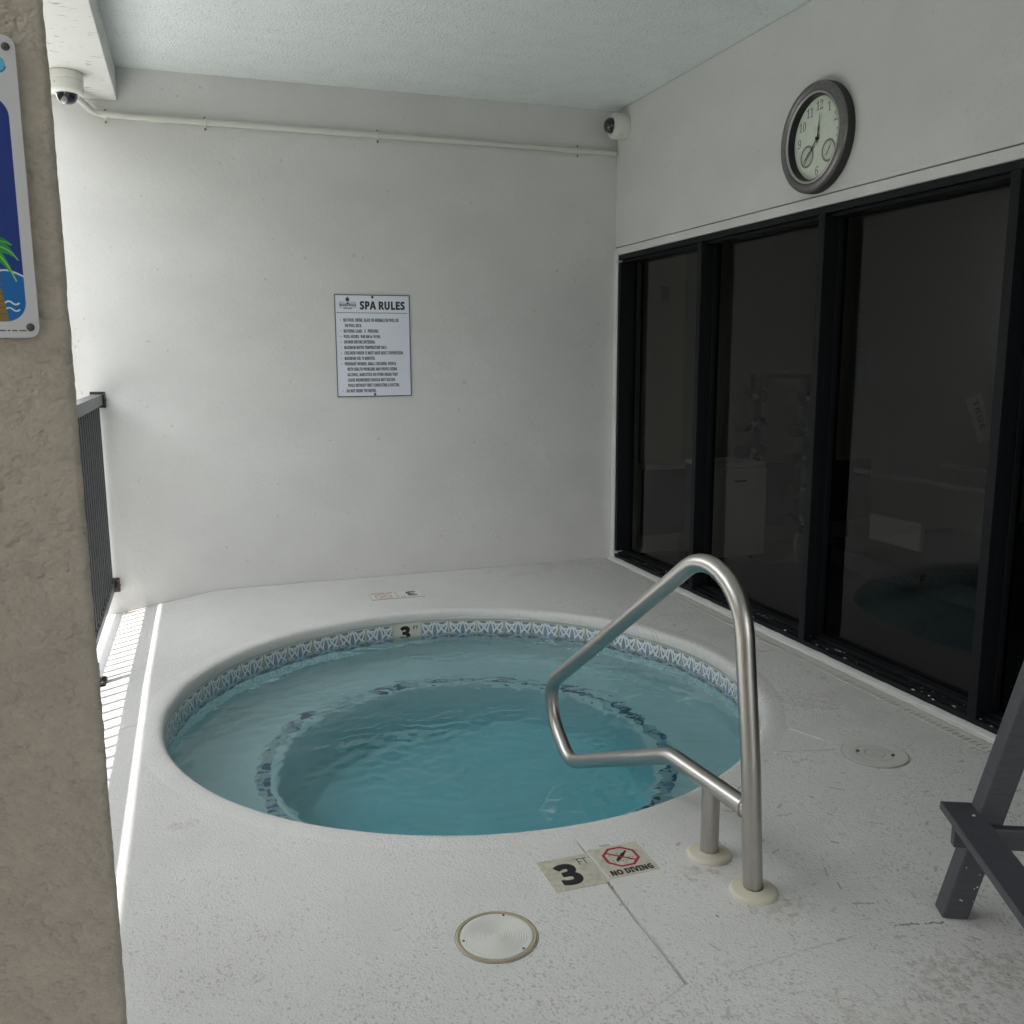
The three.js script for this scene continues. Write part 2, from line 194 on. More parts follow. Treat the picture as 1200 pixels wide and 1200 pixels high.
{
  const ev = new Evaluator(); ev.attributes = ['position', 'normal', 'uv']; ev.useGroups = false;
  let b = new Brush(deckGeo(), deckMat); b.updateMatrixWorld();
  const cut = (g) => { const c = new Brush(g, deckMat); c.updateMatrixWorld(); b = ev.evaluate(b, c, SUBTRACTION); b.updateMatrixWorld(); };
  cut(grooveGeo(-1.7085, 3.385, -1.718, 4.05, 0.018, 0.014));       // joint that runs between the two marker tiles
  cut(grooveGeo(-0.645, 2.91, -0.566, 3.12, 0.022, 0.016));         // two joints meeting at the valve cover
  cut(grooveGeo(-0.86, 3.072, -0.60, 3.137, 0.012, 0.011));
  cut(grooveGeo(-0.36, 2.097, -0.125, 2.12, 0.012, 0.011));         // joint towards the drain
  cut(grooveGeo(-3.10, 2.07, -2.95, 2.04, 0.008, 0.008));          // joint left of the spa
  part('slab', b.geometry, deckMat, deck);
  // coping roll: raised lip that turns down to the waterline tiles
  const prof = [[COP, 0], [1.283, 0.0006], [1.272, 0.0022], [1.258, 0.003], [1.243, 0.0036], [1.229, 0.0032], [1.217, 0.001], [1.207, -0.004], [1.2, -0.012], [1.1965, -0.027], [1.196, -0.043], [1.197, -0.0535], [1.206, -0.056]];
  const n = 360, pos = [], idx = [], nor = [];
  for (let k = 0; k <= n; k++) { const t = k / n * 2 * Math.PI; prof.forEach(([r0, y], j) => { const wob = 0.004 * PN.noise(Math.cos(t) * 3, Math.sin(t) * 3, 2) * ss(j, 0, 6) * (1 - ss(j, 10, 12)); const r = r0 + wob, x = TC[0] + Math.cos(t) * r, z = TC[1] + Math.sin(t) * r; pos.push(x, y + dropY(x, z), z); }); }
  const m = prof.length; for (let k = 0; k < n; k++) for (let j = 0; j < m - 1; j++) { const a = k * m + j, c = a + m; idx.push(a, a + 1, c, a + 1, c + 1, c); }
  const g = new THREE.BufferGeometry(); g.setAttribute('position', new THREE.Float32BufferAttribute(pos, 3)); g.setIndex(idx); g.computeVertexNormals();
  const uv = new Float32Array(pos.length / 3 * 2); for (let i = 0; i < pos.length / 3; i++) { const k = Math.floor(i / m), j = i % m; uv[2 * i] = pos[3 * i]; uv[2 * i + 1] = pos[3 * i + 2] - (j > 7 ? (j - 7) * 0.012 : 0); }
  g.setAttribute('uv', new THREE.BufferAttribute(uv, 2)); part('coping', g, deckMat, deck);
}

// ------------------------------------------------------------------ spa tub
const plasterF = field(512, 512, 20, 20, 4, 51);
const plaster = mat({ map: rgbTex(512, 512, (i, c) => { const p = 0.80 * (1 + 0.05 * plasterF[i]); c[0] = p * 0.96; c[1] = p; c[2] = p; }, 1, 1), roughness: 0.6 });
const tub = thing('spa_tub', 'round sunken spa with a bench and patterned blue waterline tiles', 'hot tub', [TC[0], 0, TC[1]]);
{
  const pr = [[0, YF], [RB - 0.06, YF], [RB - 0.02, YF + 0.02], [RB, YF + 0.06], [RB, YB - 0.03], [RB + 0.008, YB - 0.008], [RB + 0.03, YB], [TR - 0.06, YB + 0.004], [TR - 0.02, YB + 0.02], [TR + 0.002, YB + 0.07], [TR + 0.004, -0.30], [TR + 0.004, -0.16], [TR + 0.006, -0.05], [TR + 0.03, -0.05]];
  const g = lathe(pr, 180); part('basin', g, plaster, tub);
  // mosaic trim: two rings of small glass squares near the bench edge
  const blues = [[0.10, 0.16, 0.28], [0.14, 0.23, 0.38], [0.25, 0.36, 0.48], [0.12, 0.15, 0.21], [0.40, 0.50, 0.57]], list = [], col = [];
  for (let row = 0; row < 2; row++) { const r = 0.832 + row * 0.027, n = Math.floor(2 * Math.PI * r / 0.027); for (let k = 0; k < n; k++) { const t = k / n * 2 * Math.PI; const q = new THREE.BoxGeometry(0.0245, 0.008, 0.0245).toNonIndexed(); q.rotateY(-t); q.translate(Math.cos(t) * r, YB + 0.003, Math.sin(t) * r); const c = rnd() < 0.5 ? [0.55, 0.6, 0.6] : blues[Math.floor(Math.pow(rnd(), 1.3) * 5)]; for (let i = 0; i < q.attributes.position.count; i++) col.push(...c); list.push(q); } }
  const mg = mergeGeometries(list); mg.setAttribute('color', new THREE.Float32BufferAttribute(col, 3));
  const ms = part('mosaic_trim', mg, mat({ vertexColors: true, roughness: 0.25 }), tub); ms.userData.kind = 'stuff';
}
// waterline tile print: grey-blue ground, white leaf lines
const tilePrint = (v) => canvasTex(256, 256, (x) => {
  const tones = [['#8a97ac', '#6c7d9c'], ['#8390a6', '#647594'], ['#929eb1', '#73839f']][v];
  const g = x.createLinearGradient(0, 0, 256, 256); x.fillStyle = tones[0]; x.fillRect(0, 0, 256, 256);
  x.fillStyle = tones[1]; let s = 7 + v; const r = () => (s = (s * 16807) % 2147483647) / 2147483647; for (let k = 0; k < 240; k++) { x.globalAlpha = 0.12; x.beginPath(); x.arc(r() * 256, r() * 256, 4 + r() * 16, 0, 7); x.fill(); } x.globalAlpha = 1;
  x.strokeStyle = '#dfe5e4'; x.lineCap = 'round'; x.lineWidth = 15;
  const leaf = (ax, ay, bx_, by, k) => { const mx = (ax + bx_) / 2, my = (ay + by) / 2, nx = (by - ay) * k, ny = (ax - bx_) * k; x.beginPath(); x.moveTo(ax, ay); x.quadraticCurveTo(mx + nx, my + ny, bx_, by); x.stroke(); x.beginPath(); x.moveTo(ax, ay); x.quadraticCurveTo(mx - nx, my - ny, bx_, by); x.stroke(); };
  for (const q of [[0, 0, 60, 70, 128, 8], [256, 0, 196, 70, 128, 8], [0, 120, 70, 96, 96, 14], [256, 120, 186, 96, 160, 14]]) { x.beginPath(); x.moveTo(q[0], q[1]); x.quadraticCurveTo(q[2], q[3], q[4], q[5]); x.stroke(); }
  leaf(128, 190, 128, 10, 0.30); leaf(128, 190, 8, 20, 0.22); leaf(128, 190, 248, 20, 0.22); leaf(128, 190, 0, 140, 0.22); leaf(128, 190, 256, 140, 0.22); leaf(128, 190, 30, 256, 0.2); leaf(128, 190, 226, 256, 0.2);
  x.lineWidth = 8; x.strokeStyle = '#c6c2ae'; x.strokeRect(2, 2, 252, 252);
});
const tileMats = [0, 1, 2].map((v) => phys({ map: tilePrint(v), roughness: 0.25, clearcoat: 0.4, clearcoatRoughness: 0.15 }));
const markTile = phys({ roughness: 0.25, clearcoat: 0.3, map: canvasTex(256, 256, (x) => { x.fillStyle = '#d3d3c6'; x.fillRect(0, 0, 256, 256); x.fillStyle = '#15171a'; x.save(); x.font = 'bold 168px sans-serif'; x.textAlign = 'center'; x.lineWidth = 14; x.strokeStyle = '#15171a'; x.strokeText('3', 112, 150); x.fillText('3', 112, 150); x.restore(); x.font = 'bold 48px sans-serif'; x.fillText('FT', 182, 62); }) });
{
  const n = 49, arc = 2 * Math.PI / n, half = arc * 0.488, y1 = -0.0555, y0 = -0.2065, rI = TR - 0.001, rO = TR + 0.006;
  const seg = 5, pos = [], uv = [], idx = []; // curved tile 6 mm thick, chamfered rim
  const ringPts = [[rO, 0, 0], [rI + 0.0015, 0, 0], [rI, 0.012, 0.004]];
  const bld = () => { const P = [], U = [], I = []; const rows = [[rO, y0, -half], [rI + 0.0015, y0, -half], [rI, y0 + 0.0015, -half]]; const cols = []; for (let k = 0; k <= seg; k++) cols.push(-half + 2 * half * k / seg);
    const ys = [[rO, y0], [rI + 0.0012, y0], [rI, y0 + 0.0015], [rI, y1 - 0.0015], [rI + 0.0012, y1], [rO, y1]];
    for (const t of cols) for (const [r, y] of ys) { P.push(Math.cos(t) * r, y, Math.sin(t) * r); U.push((t + half) / (2 * half), (y - y0) / (y1 - y0)); }
    for (let k = 0; k < seg; k++) for (let j = 0; j < 5; j++) { const a = k * 6 + j, b = a + 6; I.push(a, b, a + 1, a + 1, b, b + 1); }
    const e = seg * 6; I.push(0, 1, 2, 0, 2, 3, 0, 3, 4, 0, 4, 5); I.push(e, e + 2, e + 1, e, e + 3, e + 2, e, e + 4, e + 3, e, e + 5, e + 4);
    const g = new THREE.BufferGeometry(); g.setAttribute('position', new THREE.Float32BufferAttribute(P, 3)); g.setAttribute('uv', new THREE.Float32BufferAttribute(U, 2)); g.setIndex(I); return toCreasedNormals(g, 0.5); };
  const tg = bld();
  // the marked tile is the one at angle of photo point (480,740)
  const a3 = Math.atan2(0.915 - TC[1], -1.645 - TC[0]);
  for (let k = 0; k < n; k++) { const t = part('tile', tg, k === 0 ? markTile : tileMats[Math.floor(rnd() * 3)], tub); t.rotation.y = -(a3 + k * arc); if (k === 0) { t.name = 'depth_tile'; t.userData.label = 'white waterline tile reading 3 FT'; } else t.name = k > 1 ? `tile_${String(k - 1).padStart(3, '0')}` : 'tile'; }
}
// water: one closed body with a rippled top
{
  const NR = 130, NT = 420, R = TR + 0.0035, pos = [TC[0], 0, TC[1]], idx = [];
  const wave = (x, z) => { let h = 0.0036 * PN.noise(x * 3.1 + 5, z * 3.4, 0.3) + 0.0030 * PN.noise(x * 7.5 + 2 * z, z * 8.2 + 1, 4.4); const wx = x + 0.06 * PN.noise(x * 4, z * 4, 9), wz = z + 0.06 * PN.noise(x * 4, z * 4, 19); const agit = 1 + 1.5 * Math.exp(-((x + 1.95) ** 2 + (z - 2.15) ** 2) / 0.09) + 1.3 * Math.exp(-((x + 0.95) ** 2 + (z - 1.75) ** 2) / 0.12) + 1.2 * Math.exp(-((x + 1.6) ** 2 + (z - 1.2) ** 2) / 0.10) + 0.5 * PN.noise(x * 2.2, z * 2.2, 40); h *= 1.15; h += agit * 0.0030 * PN.noise(wx * 15, wz * 21, 2.2) + agit * 0.0013 * PN.noise(wx * 34, wz * 47, 6.1); return h; };
  pos[1] = YW + wave(TC[0], TC[1]);
  for (let k = 1; k <= NR; k++) for (let j = 0; j < NT; j++) { const r = R * k / NR, t = j / NT * 2 * Math.PI, x = TC[0] + Math.cos(t) * r, z = TC[1] + Math.sin(t) * r; pos.push(x, YW + wave(x, z), z); }
  for (let j = 0; j < NT; j++) { const m = (j + 1) % NT; idx.push(0, 1 + m, 1 + j); for (let k = 0; k < NR - 1; k++) { const a = 1 + k * NT + j, b = 1 + k * NT + m, c = a + NT, d = b + NT; idx.push(a, b, c, b, d, c); } }
  const yb = YF - 0.03, base = pos.length / 3; for (let j = 0; j < NT; j++) { const t = j / NT * 2 * Math.PI; pos.push(TC[0] + Math.cos(t) * R, yb, TC[1] + Math.sin(t) * R); } pos.push(TC[0], yb, TC[1]); const cb = pos.length / 3 - 1;
  for (let j = 0; j < NT; j++) { const m = (j + 1) % NT, a = 1 + (NR - 1) * NT + j, b = 1 + (NR - 1) * NT + m; idx.push(a, b, base + j, b, base + m, base + j); idx.push(base + j, base + m, cb); }
  const g = new THREE.BufferGeometry(); g.setAttribute('position', new THREE.Float32BufferAttribute(pos, 3)); g.setIndex(idx);
  const water = part('water', toCreasedNormals(g, 0.9), phys({ color: 0xffffff, transmission: 1, thickness: 1, ior: 1.333, roughness: 0.06, attenuationColor: lin(0.54, 0.86, 0.91), attenuationDistance: 1.0 }));
  meta(water, 'clear teal water filling the round spa', null, null, 'structure');
}

// ------------------------------------------------------------------ walls, beam, ceiling
const WT = 2.066, CE = 2.915;
{ const g = uvMetres(bx(-3.298, 0.2, -0.3, 3.2, -0.22, 0, 0.012)); meta(part('stucco_wall', g, wallMat), 'white stucco end wall that carries the spa rules sign', 'wall'); }
{
  const t = thing('stucco_header_wall', 'white stucco wall above the dark windows, with the round clock', 'wall');
  part('wall_face', uvMetres(join([bx(0, 0.22, WT + 0.006, CE - 0.002, 0.002, 5.28, 0.004), bx(0.02, 0.2, WT - 0.03, WT + 0.02, 0.002, 5.28, 0)])), wallMat, t);
  part('wall_face', uvMetres(bx(0, 0.22, -0.3, CE - 0.002, 5.282, 9.5, 0.004)), wallMat, t);
  part('trim_band', uvMetres(bx(-0.007, 0.1, 2.021, WT, 0.052, 5.28, 0.004)), wallMat, t);
  part('trim_band', uvMetres(bx(-0.007, 0.1, 0.0, WT, 0.001, 0.050, 0.004)), wallMat, t);
}
{ const g = uvMetres(bx(-3.37, -1.7, -0.1, CE - 0.002, 8.6, 8.8, 0)); meta(part('stucco_wall', g, wallMat), 'white stucco wall half closing the spa alcove behind the camera', 'wall'); }
meta(part('concrete_beam', uvMetres(bx(-3.394, -2.963, 2.74, CE + 0.05, 0.002, 9.5, 0.006)), beamMat), 'white beam along the open side, dirt streaks on its underside', 'beam');
meta(part('ceiling', uvMetres(bx(-3.37, 8.5, CE, 3.2, -0.2, 9.5, 0)), ceilMat), 'white orange-peel textured ceiling over the spa', null, null, 'structure');

// pillar in the left foreground: rough tan stucco, real lumps
const PBf = field(1024, 1024, 20, 34, 5, 61, 0.62), PBr = field(1024, 1024, 70, 110, 3, 62, 0.6);
const PA = 0.97;
const pillarMat = mat({ map: rgbTex(1024, 1024, (i, c) => { const n = 1 + 0.07 * PBf[i] + 0.05 * PBr[i], sp = PBr[i] > 1.25 ? 0.8 : 1; c[0] = PA * 0.46 * n * sp; c[1] = PA * 0.415 * n * sp; c[2] = PA * 0.36 * n * sp; }, 1 / 0.7, 1 / 0.9), bumpMap: grey(1024, 1024, (i) => { const rg = 1 - Math.abs(PBf[i]); return 0.25 + 0.22 * rg * rg + 0.14 * PBr[i] + 0.2 * PBf[i]; }, 1 / 0.7, 1 / 0.9), bumpScale: 0.008, roughness: 0.9 });
{
  const xr = -2.829, zf = 4.25, xl = -3.36, zb = 4.0, rc = 0.012, path = [];
  // plan outline: left back -> left front -> right front -> right back, rounded corners
  const cor = [[xl, zb], [xl, zf], [xr, zf], [xr, zb]], cc = [[xl + rc, zb + rc, Math.PI * 1.5, Math.PI], [xl + rc, zf - rc, Math.PI, Math.PI / 2], [xr - rc, zf - rc, Math.PI / 2, 0], [xr - rc, zb + rc, 0, -Math.PI / 2]];
  cc.forEach(([cx, cz, a0, a1], i) => { for (let k = 0; k <= 6; k++) { const a = lerp(a0, a1, k / 6); path.push([cx + rc * Math.cos(a), cz + rc * Math.sin(a), Math.cos(a), Math.sin(a)]); } const nx = cc[(i + 1) % 4], e = [nx[0] + rc * Math.cos(nx[2]), nx[1] + rc * Math.sin(nx[2])], s = path[path.length - 1], L = Math.hypot(e[0] - s[0], e[1] - s[1]), n = Math.floor(L / 0.008); for (let k = 1; k < n; k++) path.push([lerp(s[0], e[0], k / n), lerp(s[1], e[1], k / n), s[2], s[3]]); });
  for (const p of path) if (p[0] > -3.1) p[0] -= (zf - p[1]) * 0.17; // the side is splayed
  const NY = 340, pos = [], uv = [], idx = [], N = path.length; let acc = 0;
  for (let i = 0; i <= N; i++) { const p = path[i % N], q = path[(i + N - 1) % N]; if (i) acc += Math.hypot(p[0] - q[0], p[1] - q[1]); for (let j = 0; j <= NY; j++) { const y = -0.05 + (2.742 + 0.05) * j / NY; let d = 0.0009 * PN.noise(p[0] * 9, y * 7, p[1] * 9) + 0.0012 * PN.noise(p[0] * 24, y * 30, p[1] * 24) + 0.0010 * PN.noise(p[0] * 70, y * 80, p[1] * 70); pos.push(p[0] + p[2] * d, y, p[1] + p[3] * d); uv.push(acc, y); } }
  for (let i = 0; i < N; i++) for (let j = 0; j < NY; j++) { const a = i * (NY + 1) + j, b = a + NY + 1; idx.push(a, a + 1, b, b, a + 1, b + 1); }
  const g = new THREE.BufferGeometry(); g.setAttribute('position', new THREE.Float32BufferAttribute(pos, 3)); g.setAttribute('uv', new THREE.Float32BufferAttribute(uv, 2)); g.setIndex(idx); g.computeVertexNormals();
  meta(part('stucco_pillar', g, pillarMat), 'rough tan stucco pillar in the left foreground', 'pillar');
}
meta(part('stucco_pillar', uvMetres(bx(-5.6, -3.0, -0.149, 2.739, 4.95, 7.2, 0.015)), pillarMat), 'wide tan stucco wing wall reaching outdoors, left of the camera', 'pillar');
// pool sign on the pillar
{
  const pw = 0.285, ph = 0.380;
  const t = thing('pool_sign', 'white sign with blue beach picture screwed to the tan pillar', 'sign', [-2.8665 - pw / 2, 1.5915, 4.2545]);
  const shp = new THREE.Shape(), r = 0.016, a = pw / 2, b = ph / 2; shp.moveTo(-a + r, -b); shp.lineTo(a - r, -b); shp.quadraticCurveTo(a, -b, a, -b + r); shp.lineTo(a, b - r); shp.quadraticCurveTo(a, b, a - r, b); shp.lineTo(-a + r, b); shp.quadraticCurveTo(-a, b, -a, b - r); shp.lineTo(-a, -b + r); shp.quadraticCurveTo(-a, -b, -a + r, -b);
  const g = new THREE.ExtrudeGeometry(shp, { depth: 0.004, bevelEnabled: false, curveSegments: 8 }); const p = g.attributes.position, uv = g.attributes.uv; for (let i = 0; i < p.count; i++) uv.setXY(i, (p.getX(i) + a) / pw, (p.getY(i) + b) / ph);
  const print = canvasTex(760, 1026, (x, w, h) => {
    const k = w / 266; // canvas px per photo px
    const X = (d) => w - d * k, Y = (d) => d * k;
    x.fillStyle = '#c9ccd2'; x.fillRect(0, 0, w, h);
    x.fillStyle = '#5fb4dc'; x.beginPath(); x.ellipse(X(21), Y(34), 9 * k, 10 * k, 0, 0, 7); x.fill(); x.strokeStyle = '#2f7fb0'; x.lineWidth = 2 * k; x.beginPath(); x.arc(X(21), Y(34), 9 * k, 0.2, 1.9); x.stroke();
    const rr = (x0, y0, x1, y1, r2) => { x.beginPath(); x.moveTo(x0 + r2, y0); x.arcTo(x1, y0, x1, y1, r2); x.arcTo(x1, y1, x0, y1, r2); x.arcTo(x0, y1, x0, y0, r2); x.arcTo(x0, y0, x1, y0, r2); x.closePath(); };
    rr(X(250), Y(70), X(13), Y(339), 24 * k); x.fillStyle = '#153585'; x.fill(); x.save(); x.clip();
    x.fillStyle = '#0d68b4'; x.beginPath(); x.moveTo(0, Y(290)); x.lineTo(0, h); x.lineTo(w, h); x.lineTo(w, Y(292)); x.quadraticCurveTo(X(22), Y(276), X(34), Y(276)); x.quadraticCurveTo(X(44), Y(276), X(60), Y(292)); x.quadraticCurveTo(X(110), Y(270), X(160), Y(290)); x.fill();
    x.strokeStyle = '#cfe2f0'; x.lineWidth = 2.2 * k; x.beginPath(); x.moveTo(w, Y(292)); x.quadraticCurveTo(X(22), Y(276), X(34), Y(276)); x.quadraticCurveTo(X(44), Y(276), X(60), Y(292)); x.quadraticCurveTo(X(110), Y(270), X(160), Y(290)); x.stroke();
    x.lineWidth = 2 * k; for (const yy of [316, 324]) { x.beginPath(); x.moveTo(X(52), Y(yy - 3)); for (let q = 0; q < 4; q++) x.quadraticCurveTo(X(48 - q * 8), Y(yy + (q % 2 ? 4 : -4)), X(44 - q * 8), Y(yy)); x.stroke(); }
    x.fillStyle = '#8a7136'; x.beginPath(); x.moveTo(X(50), Y(252)); x.quadraticCurveTo(X(38), Y(296), X(33), Y(339)); x.lineTo(X(62), Y(339)); x.quadraticCurveTo(X(58), Y(296), X(57), Y(252)); x.fill();
    x.strokeStyle = '#6b5526'; x.lineWidth = 1.2 * k; for (let q = 0; q < 9; q++) { x.beginPath(); x.moveTo(X(60), Y(262 + q * 8)); x.lineTo(X(36), Y(266 + q * 8)); x.stroke(); }
    const frond = (dx, dy, up, c, c2) => { const cx = 53, cy = 250; x.fillStyle = c; x.beginPath(); x.moveTo(X(cx), Y(cy - 4)); x.quadraticCurveTo(X(cx - dx * 0.6), Y(cy + dy * 0.4 - up), X(cx - dx), Y(cy + dy)); x.quadraticCurveTo(X(cx - dx * 0.55), Y(cy + dy * 0.45 - up * 0.25), X(cx), Y(cy + 8)); x.fill(); x.strokeStyle = c2; x.lineWidth = 1.8 * k; x.beginPath(); x.moveTo(X(cx), Y(cy)); x.quadraticCurveTo(X(cx - dx * 0.58), Y(cy + dy * 0.42 - up * 0.6), X(cx - dx), Y(cy + dy)); x.stroke(); };
    frond(30, -4, 22, '#1c7f45', '#58b65a'); frond(36, 14, 26, '#1f8d4a', '#7cc45c'); frond(32, 40, 26, '#24994c', '#8ccb5e'); frond(-30, -2, 22, '#1c7f45', '#58b65a'); frond(-36, 18, 26, '#1f8d4a', '#7cc45c'); frond(-30, 42, 26, '#24994c', '#8ccb5e');
    x.restore();
    x.fillStyle = '#4a4d55'; for (const [q, wd] of [[62, 7], [53, 4], [47, 9], [36, 3], [31, 6], [23, 8], [13, 5]]) x.fillRect(X(q), Y(349.5), wd * k, 1.5 * k);
  });
  part('panel', g, [phys({ map: print, roughness: 0.35, clearcoat: 0.2 }), mat({ color: lin(0.5, 0.5, 0.5), roughness: 0.5 })], t);
  for (const sx of [-1, 1]) for (const sy of [-1, 1]) { const s = part('screw', lathe([[0, 0.0035], [0.0025, 0.0034], [0.0045, 0.002], [0.0052, 0]], 20), darkScrew, t); s.rotation.x = Math.PI / 2; s.position.set(sx * (a - 0.011), sy * (b - 0.014), 0.004); }
}

// ------------------------------------------------------------------ dark window front
const MZ = [1.102, 2.144, 3.165, 4.20, 5.25];
const glassMat = phys({ color: lin(0.35, 0.36, 0.35), transmission: 1, thickness: 0, roughness: 0.0, ior: 1.4 });
{
  const t = thing('storefront_window', 'long dark-framed window front with tinted glass beside the spa', 'window');
  const y0 = 0.016, y1 = 2.019;
  part('head_rail', join([bx(0.0, 0.12, y1 - 0.03, y1, 0.052, 5.25, 0.002), bx(0.028, 0.12, y1 - 0.046, y1 - 0.0302, 0.054, 5.25, 0.002)]), frameMat, t);
  part('sill_rail', join([bx(0.0, 0.028, y0, y0 + 0.022, 0.052, 5.25, 0.002), bx(0.0285, 0.058, y0, y0 + 0.032, 0.052, 5.25, 0.002), bx(0.0585, 0.12, y0, y0 + 0.046, 0.052, 5.25, 0.002)]), frameMat, t);
  part('jamb', bx(0.0, 0.12, y0 + 0.0465, y1 - 0.0465, 0.052, 0.084, 0.002), frameMat, t);
  MZ.forEach((z) => { const m = part('mullion', join([bx(-0.004, 0.034, y0 + 0.023, y1 - 0.031, z - 0.042, z, 0.003), bx(0.0342, 0.075, y0 + 0.0465, y1 - 0.0465, z - 0.040, z - 0.003, 0.002), bx(0.0752, 0.12, y0 + 0.0465, y1 - 0.0465, z - 0.042, z + 0.004, 0.002)]), frameMat, t); });
  let z = 0.084; for (const m of MZ) { const za = z, zb = m - 0.042; const g = new THREE.PlaneGeometry(zb - za, y1 - y0 - 0.094); g.rotateY(-Math.PI / 2); g.translate(0.101, (y0 + y1) / 2, (za + zb) / 2); part('pane', g, glassMat, t); z = m + 0.004; }
  // white overspray flecks left on the sill
  const fl = []; for (let k = 0; k < 90; k++) { const s = new THREE.IcosahedronGeometry(0.002 + 0.004 * Math.pow(rnd(), 3), 0); s.scale(0.8, 0.5, 1 + rnd() * 1.5); const step = Math.floor(rnd() * 2); s.translate(step ? 0.03 + 0.026 * rnd() : 0.002 + 0.024 * rnd(), y0 + (step ? 0.0325 : 0.0225), 0.1 + 4.8 * rnd()); fl.push(s); }
  part('paint_fleck', join(fl), whitePlastic, t).userData.kind = 'stuff';
}
{ // painted bead of mortar along the foot of the windows
  const n = 260, m = 9, pos = [], idx = []; for (let k = 0; k <= n; k++) { const z = 0.01 + 5.26 * k / n, w = 0.044 + 0.008 * PN.noise(z * 6, 1, 2) + 0.004 * PN.noise(z * 21, 4, 2), h = 0.017 + 0.004 * PN.noise(z * 9, 7, 3); for (let j = 0; j < m; j++) { const a = j / (m - 1) * Math.PI / 2; pos.push(0.004 - w * Math.cos(a) + (j === m - 1 ? 0.01 : 0), j === 0 ? -0.002 : h * Math.pow(Math.sin(a), 0.8), z); } }
  for (let k = 0; k < n; k++) for (let j = 0; j < m - 1; j++) { const a = k * m + j, b = a + m; idx.push(a, b, a + 1, b, b + 1, a + 1); }
  const g = new THREE.BufferGeometry(); g.setAttribute('position', new THREE.Float32BufferAttribute(pos, 3)); g.setIndex(idx); g.computeVertexNormals(); uvMetres(g);
  meta(part('mortar_bead', g, mat({ map: wallColor, bumpMap: wallBump, bumpScale: 0.003, roughness: 0.7, color: lin(1, 1, 1) })), 'lumpy white painted bead along the foot of the windows', 'curb');
}
{ // slotted deck drain
  const t = thing('deck_drain', 'narrow slotted white drain strip in the deck below the windows', 'drain');
  const b = []; const x0 = -0.122, x1 = -0.058; b.push(bx(x0, x0 + 0.006, -0.01, 0.003, 0.5, 5.2, 0.001), bx(x1 - 0.022, x1, -0.01, 0.003, 0.5, 5.2, 0.001)); 
  for (let z = 0.5; z < 5.19; z += 0.027) { const g = bx(x0 + 0.0062, x1 - 0.0222, -0.008, 0.0026, 0, 0.0215, 0.001); g.translate(0, 0, z); b.push(g); }
  part('grate', join(b), mat({ color: lin(0.60, 0.60, 0.56), roughness: 0.6 }), t); part('channel', bx(x0 - 0.001, x1 + 0.001, -0.02, 0.0005, 0.499, 5.201, 0), mat({ color: lin(0.08, 0.08, 0.075), roughness: 0.9 }), t);
}

